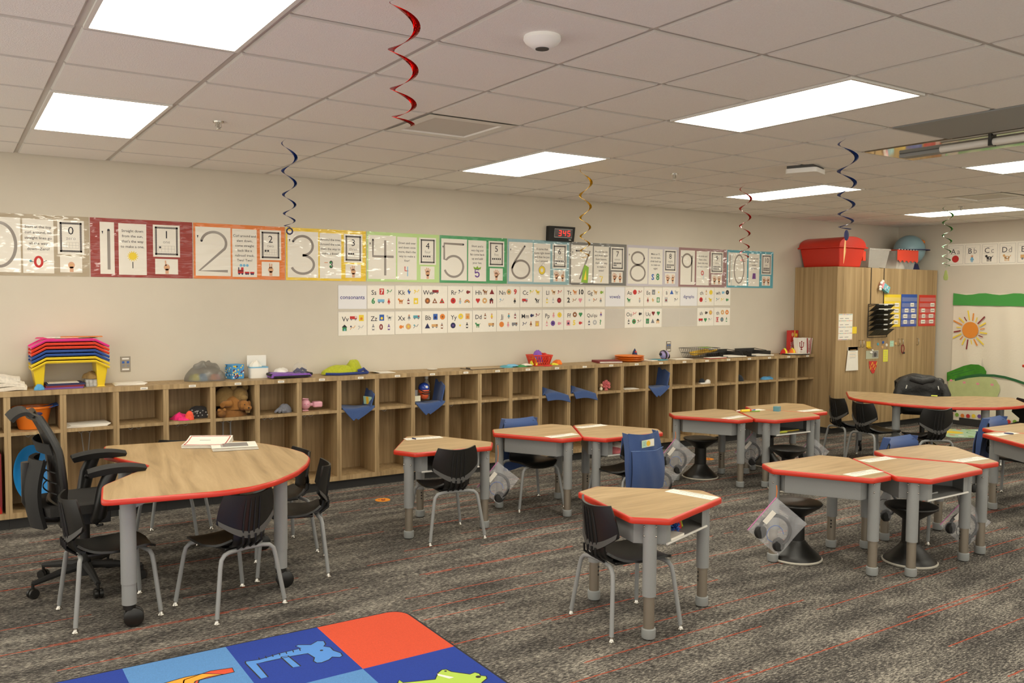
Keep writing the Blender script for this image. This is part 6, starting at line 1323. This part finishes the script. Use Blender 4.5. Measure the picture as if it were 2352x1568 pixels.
for nm, c_, xa, xb, za, zb_ in (('yellow', 'chart_yellow', 8.405, 8.765, 1.735, 1.316), ('blue', 'chart_blue', 8.785, 9.135, 1.74, 1.317), ('red', 'chart_red', 9.185, 9.57, 1.734, 1.317)):
    mat(c_, {'yellow': (236, 204, 44), 'blue': (44, 80, 170), 'red': (206, 44, 28)}[nm], .5, coat=.4)
    t = thing('pocket_chart', nm + ' pocket chart with white slips hung on the tall cabinet', 'pocket chart', (xa, fy, zb_), 0, 'pocket charts on the tall cabinet')
    w_ = xb - xa; h_ = za - zb_; f = Flat(c_); f.slab(0, 0, w_, h_, .004); f.build('backing', t, 0)
    for r_ in range(5):
        y_ = .03 + .075 * r_; f = Flat('bag_film'); f.slab(.01, y_, w_ - .01, y_ + .052, .0062, None, .005); f.build('clear_pocket', t, 0)
    rn = random.Random(len(nm))
    for r_ in range(4):
        for s_ in ((0, 1) if r_ < 3 else (1,)):
            x_ = (.06 if s_ == 0 else w_ - .14) + rn.uniform(-.02, .02); ww_ = rn.uniform(.075, .11); y_ = .036 + .075 * r_
            f = Flat('paper'); f.slab(x_, y_, x_ + ww_, y_ + .05, .0085, None, .0066); f.rect(x_ + .012, y_ + .018, x_ + ww_ - .012, y_ + .03, .0088, 'ink_soft'); f.build('name_slip', t, 0)
t = thing('schedule_sheet', 'white four-section schedule with colourful dividers on the left door', 'paper', (7.49, fy, 1.165))
f = Flat('paper'); f.slab(0, 0, .275, .325, .002); rn = random.Random(2)
for k in range(5):
    for q in range(11): f.rect(.004 + .0245 * q, .077 * k + .004, .024 + .0245 * q, .077 * k + .010, .0024, rn.choice(['p_red', 'p_green', 'p_purple', 'p_teal', 'p_orange']))
for k in range(4):
    for q in range(2): f.line([(.025 + .1 * q, .036 + .077 * k), (.09 + .11 * q, .037 + .077 * k)], .007, .0024, 'ink_soft')
f.build('printed_sheet', t, 0)
def note(c_, u, v, w_, h_, lab, name='sticky_note', cat='sticky note', lines=0, curl=0):
    p = at(u, v, 1, CYF); f = Flat(c_); f.slab(-w_ / 2, -h_ / 2, w_ / 2, h_ / 2, .002)
    for k in range(lines): f.line([(-w_ * .36, h_ * (.36 - .72 * k / max(1, lines - 1))), (w_ * .3, h_ * (.36 - .72 * k / max(1, lines - 1)))], .0035, .0024, 'ink_soft')
    if curl: f.add([(-w_ / 2, -h_ / 2, .002), (w_ / 2, -h_ / 2, .002), (w_ / 2 + .006, -h_ / 2 - .018, .022), (-w_ / 2 + .012, -h_ / 2 - .018, .022)], [(0, 1, 2, 3), (3, 2, 1, 0)], None, f.M)
    return one(name, f, lab, cat, (p.x, fy, p.z), ang=0)
note('pl_yellow', 1962, 758, .09, .085, 'square yellow sticky note beside the four-section schedule')
note('pl_yellow', 1994.5, 790, .085, .07, 'curling yellow sticky note just below the file rack', curl=1)
note('note_yellow', 2033.5, 816.5, .10, .155, 'long yellow sticky note low on the cabinet doors', lines=6)
note('mint', 2048, 789, .08, .075, 'pale teal sticky note right of the file rack bottom', lines=3)
p = at(1956, 823, 1, CYF); f = Flat('paper'); f.poly([(-.13, -.15), (.12, -.15), (.10, .145), (-.09, .145)], .012); f.poly([(.12, -.15), (-.13, -.15), (-.09, .145), (.10, .145)][::-1], .0115)
f.slab(-.09, .10, .10, .145, .012)
for k in range(6): f.line([(-.06, .11 - .02 * k), (.07 - .01 * (k % 2), .11 - .02 * k)], .004, .0125, 'ink_soft' if k % 2 else 'p_tan')
one('letter', f, 'white letter sheet with flared bottom taped to the left door', 'paper', (p.x, fy, p.z), ang=0)
p = at(2003, 814.5, 1, CYF); t = thing('postcard', 'grey green postcard with dark photo held by a magnet', 'postcard', (p.x, fy, p.z))
f = Flat('mint'); mat('card_sage', (178, 180, 156), .6); f.slab(-.13, -.05, .13, .055, .002, 'card_sage'); f.rect(.0, -.035, .12, .045, .0025, 'ink_grey'); f.disc(.06, .0, .03, .0028, 'dark_grey'); f.build('card', t, 0)
m_ = MB('p_white').ball((-.03, -.008, .03), .022, None, 10, (1.3, .4, .7)).ball((-.01, -.01, .06), .012); m_.build('magnet', t)
p = at(2004, 842, 1, CYF); t = thing('paper_shield', 'red paper shield with orange flames stuck on the cabinet door', 'paper cutout', (p.x, fy, p.z))
f = Flat('p_red'); f.poly([(-.085, .075), (.085, .07), (.08, .0), (.03, -.085), (-.01, -.085), (-.07, -.02)], .003)
for k in range(9): x_ = -.06 + .016 * k; f.line([(x_, -.04 + .03 * (k % 3)), (x_ + .02 * (-1) ** k, .0 + .03 * (k % 3))], .011, .0035, 'p_orange' if k % 2 else 'p_yellow')
f.build('shield', t, 0)
t = thing('key_ring', 'dark red lanyard key ring hanging from a cabinet handle', 'key ring', (8.80, fy - .032, 1.07))
MB('p_dred').tube([(.03 * math.cos(k * .57), 0, -.045 + .055 * math.sin(k * .57)) for k in range(11)], .006, 6, None, None, True).build('loop', t); MB('p_black').bx(.005, .04, -.006, .006, -.11, -.085).build('fob', t, 0)
for k, (u, v, c_, nm) in enumerate(((2016, 790, 'p_teal', 'teal'), (2028, 786, 'p_blue', 'blue star'), (2026, 797, 'p_tan', 'tan round'), (2036, 792, 'p_white', 'white heart'), (2057, 789, 'p_tan', 'cream round'))):
    p = at(u, v, 1, CYF); one('magnet', MB(c_).lathe([(.001, 0), (.02, 0), (.018, .006), (.001, .007)], 12, None, Matrix.Rotation(PI / 2, 4, 'X'), cap=False), 'small %s magnet between the cabinet sticky notes' % nm, 'magnet', (p.x, fy, p.z), group='small magnets on the cabinet')
# pencils and things in the open desk trays
def tray_item(k, dx, dy, mk, name, lab, cat):
    x, y, th, op, _ = DESKS[k]; a = R(op + 90); c, s = math.cos(a), math.sin(a); one(name, mk, lab, cat, (x + dx * c - dy * s, y + dx * s + dy * c, zb0 + .002), a)
tray_item(1, -.10, -.17, MB('paper').bx(-.07, .07, -.05, .05, 0, .014), 'notebook', 'white notebook at the mouth of the nearest desk tray', 'notebook')
m_ = MB('p_blue'); rn = random.Random(8)
for k in range(30): d_ = Vector((rn.uniform(-1, 1), rn.uniform(-1, 1), rn.uniform(-.8, 1))).normalized(); m_.tube([Vector((0, 0, .03)), Vector((0, 0, .03)) + d_ * .032], [.007, .003], 4)
tray_item(1, -.02, -.16, m_, 'koosh_ball', 'spiky blue rubber ball in the nearest desk tray', 'toy')
m_ = MB(); lump(m_, (0, 0, 0), .07, .06, .05, 'cl_red', 3, .3); lump(m_, (.05, .01, 0), .05, .05, .04, 'cl_lime', 4, .3); tray_item(1, .07, -.12, m_, 'craft_scraps', 'red and green craft scraps deep in the nearest desk tray', 'craft scraps')
tray_item(6, -.07, -.16, MB('note_lime').tube([(-.09, 0, .01), (.05, 0, .01)], .01, 8), 'marker', 'lime marker lying in the open tray of the far group', 'marker')
tray_item(6, .10, -.13, MB('p_yellow').tube([(-.08, .0, .006), (.08, .0, .006)], .005, 6), 'pencil', 'yellow pencil lying in the open tray of the far group', 'pencil')
tray_item(6, -.13, -.05, MB('p_teal').bx(-.06, .06, -.06, .06, 0, .07), 'pencil_box', 'teal pencil box inside the open tray of the far group', 'box')
tray_item(9, -.06, -.14, MB('p_lgrey').tube([(-.07, 0, .005), (.08, 0, .005)], .005, 6), 'ruler', 'grey stick lying in the open tray of the front right group', 'ruler')
m_ = MB(); lump(m_, (0, 0, 0), .16, .12, .08, 'cl_white', 3, .1); lump(m_, (-.02, -.02, 0), .17, .11, .05, 'cl_rose', 4, .1); tray_item(4, -.06, -.12, m_, 'pencil_pouch', 'pink and white pencil pouch in the right desk of the pair', 'pouch')
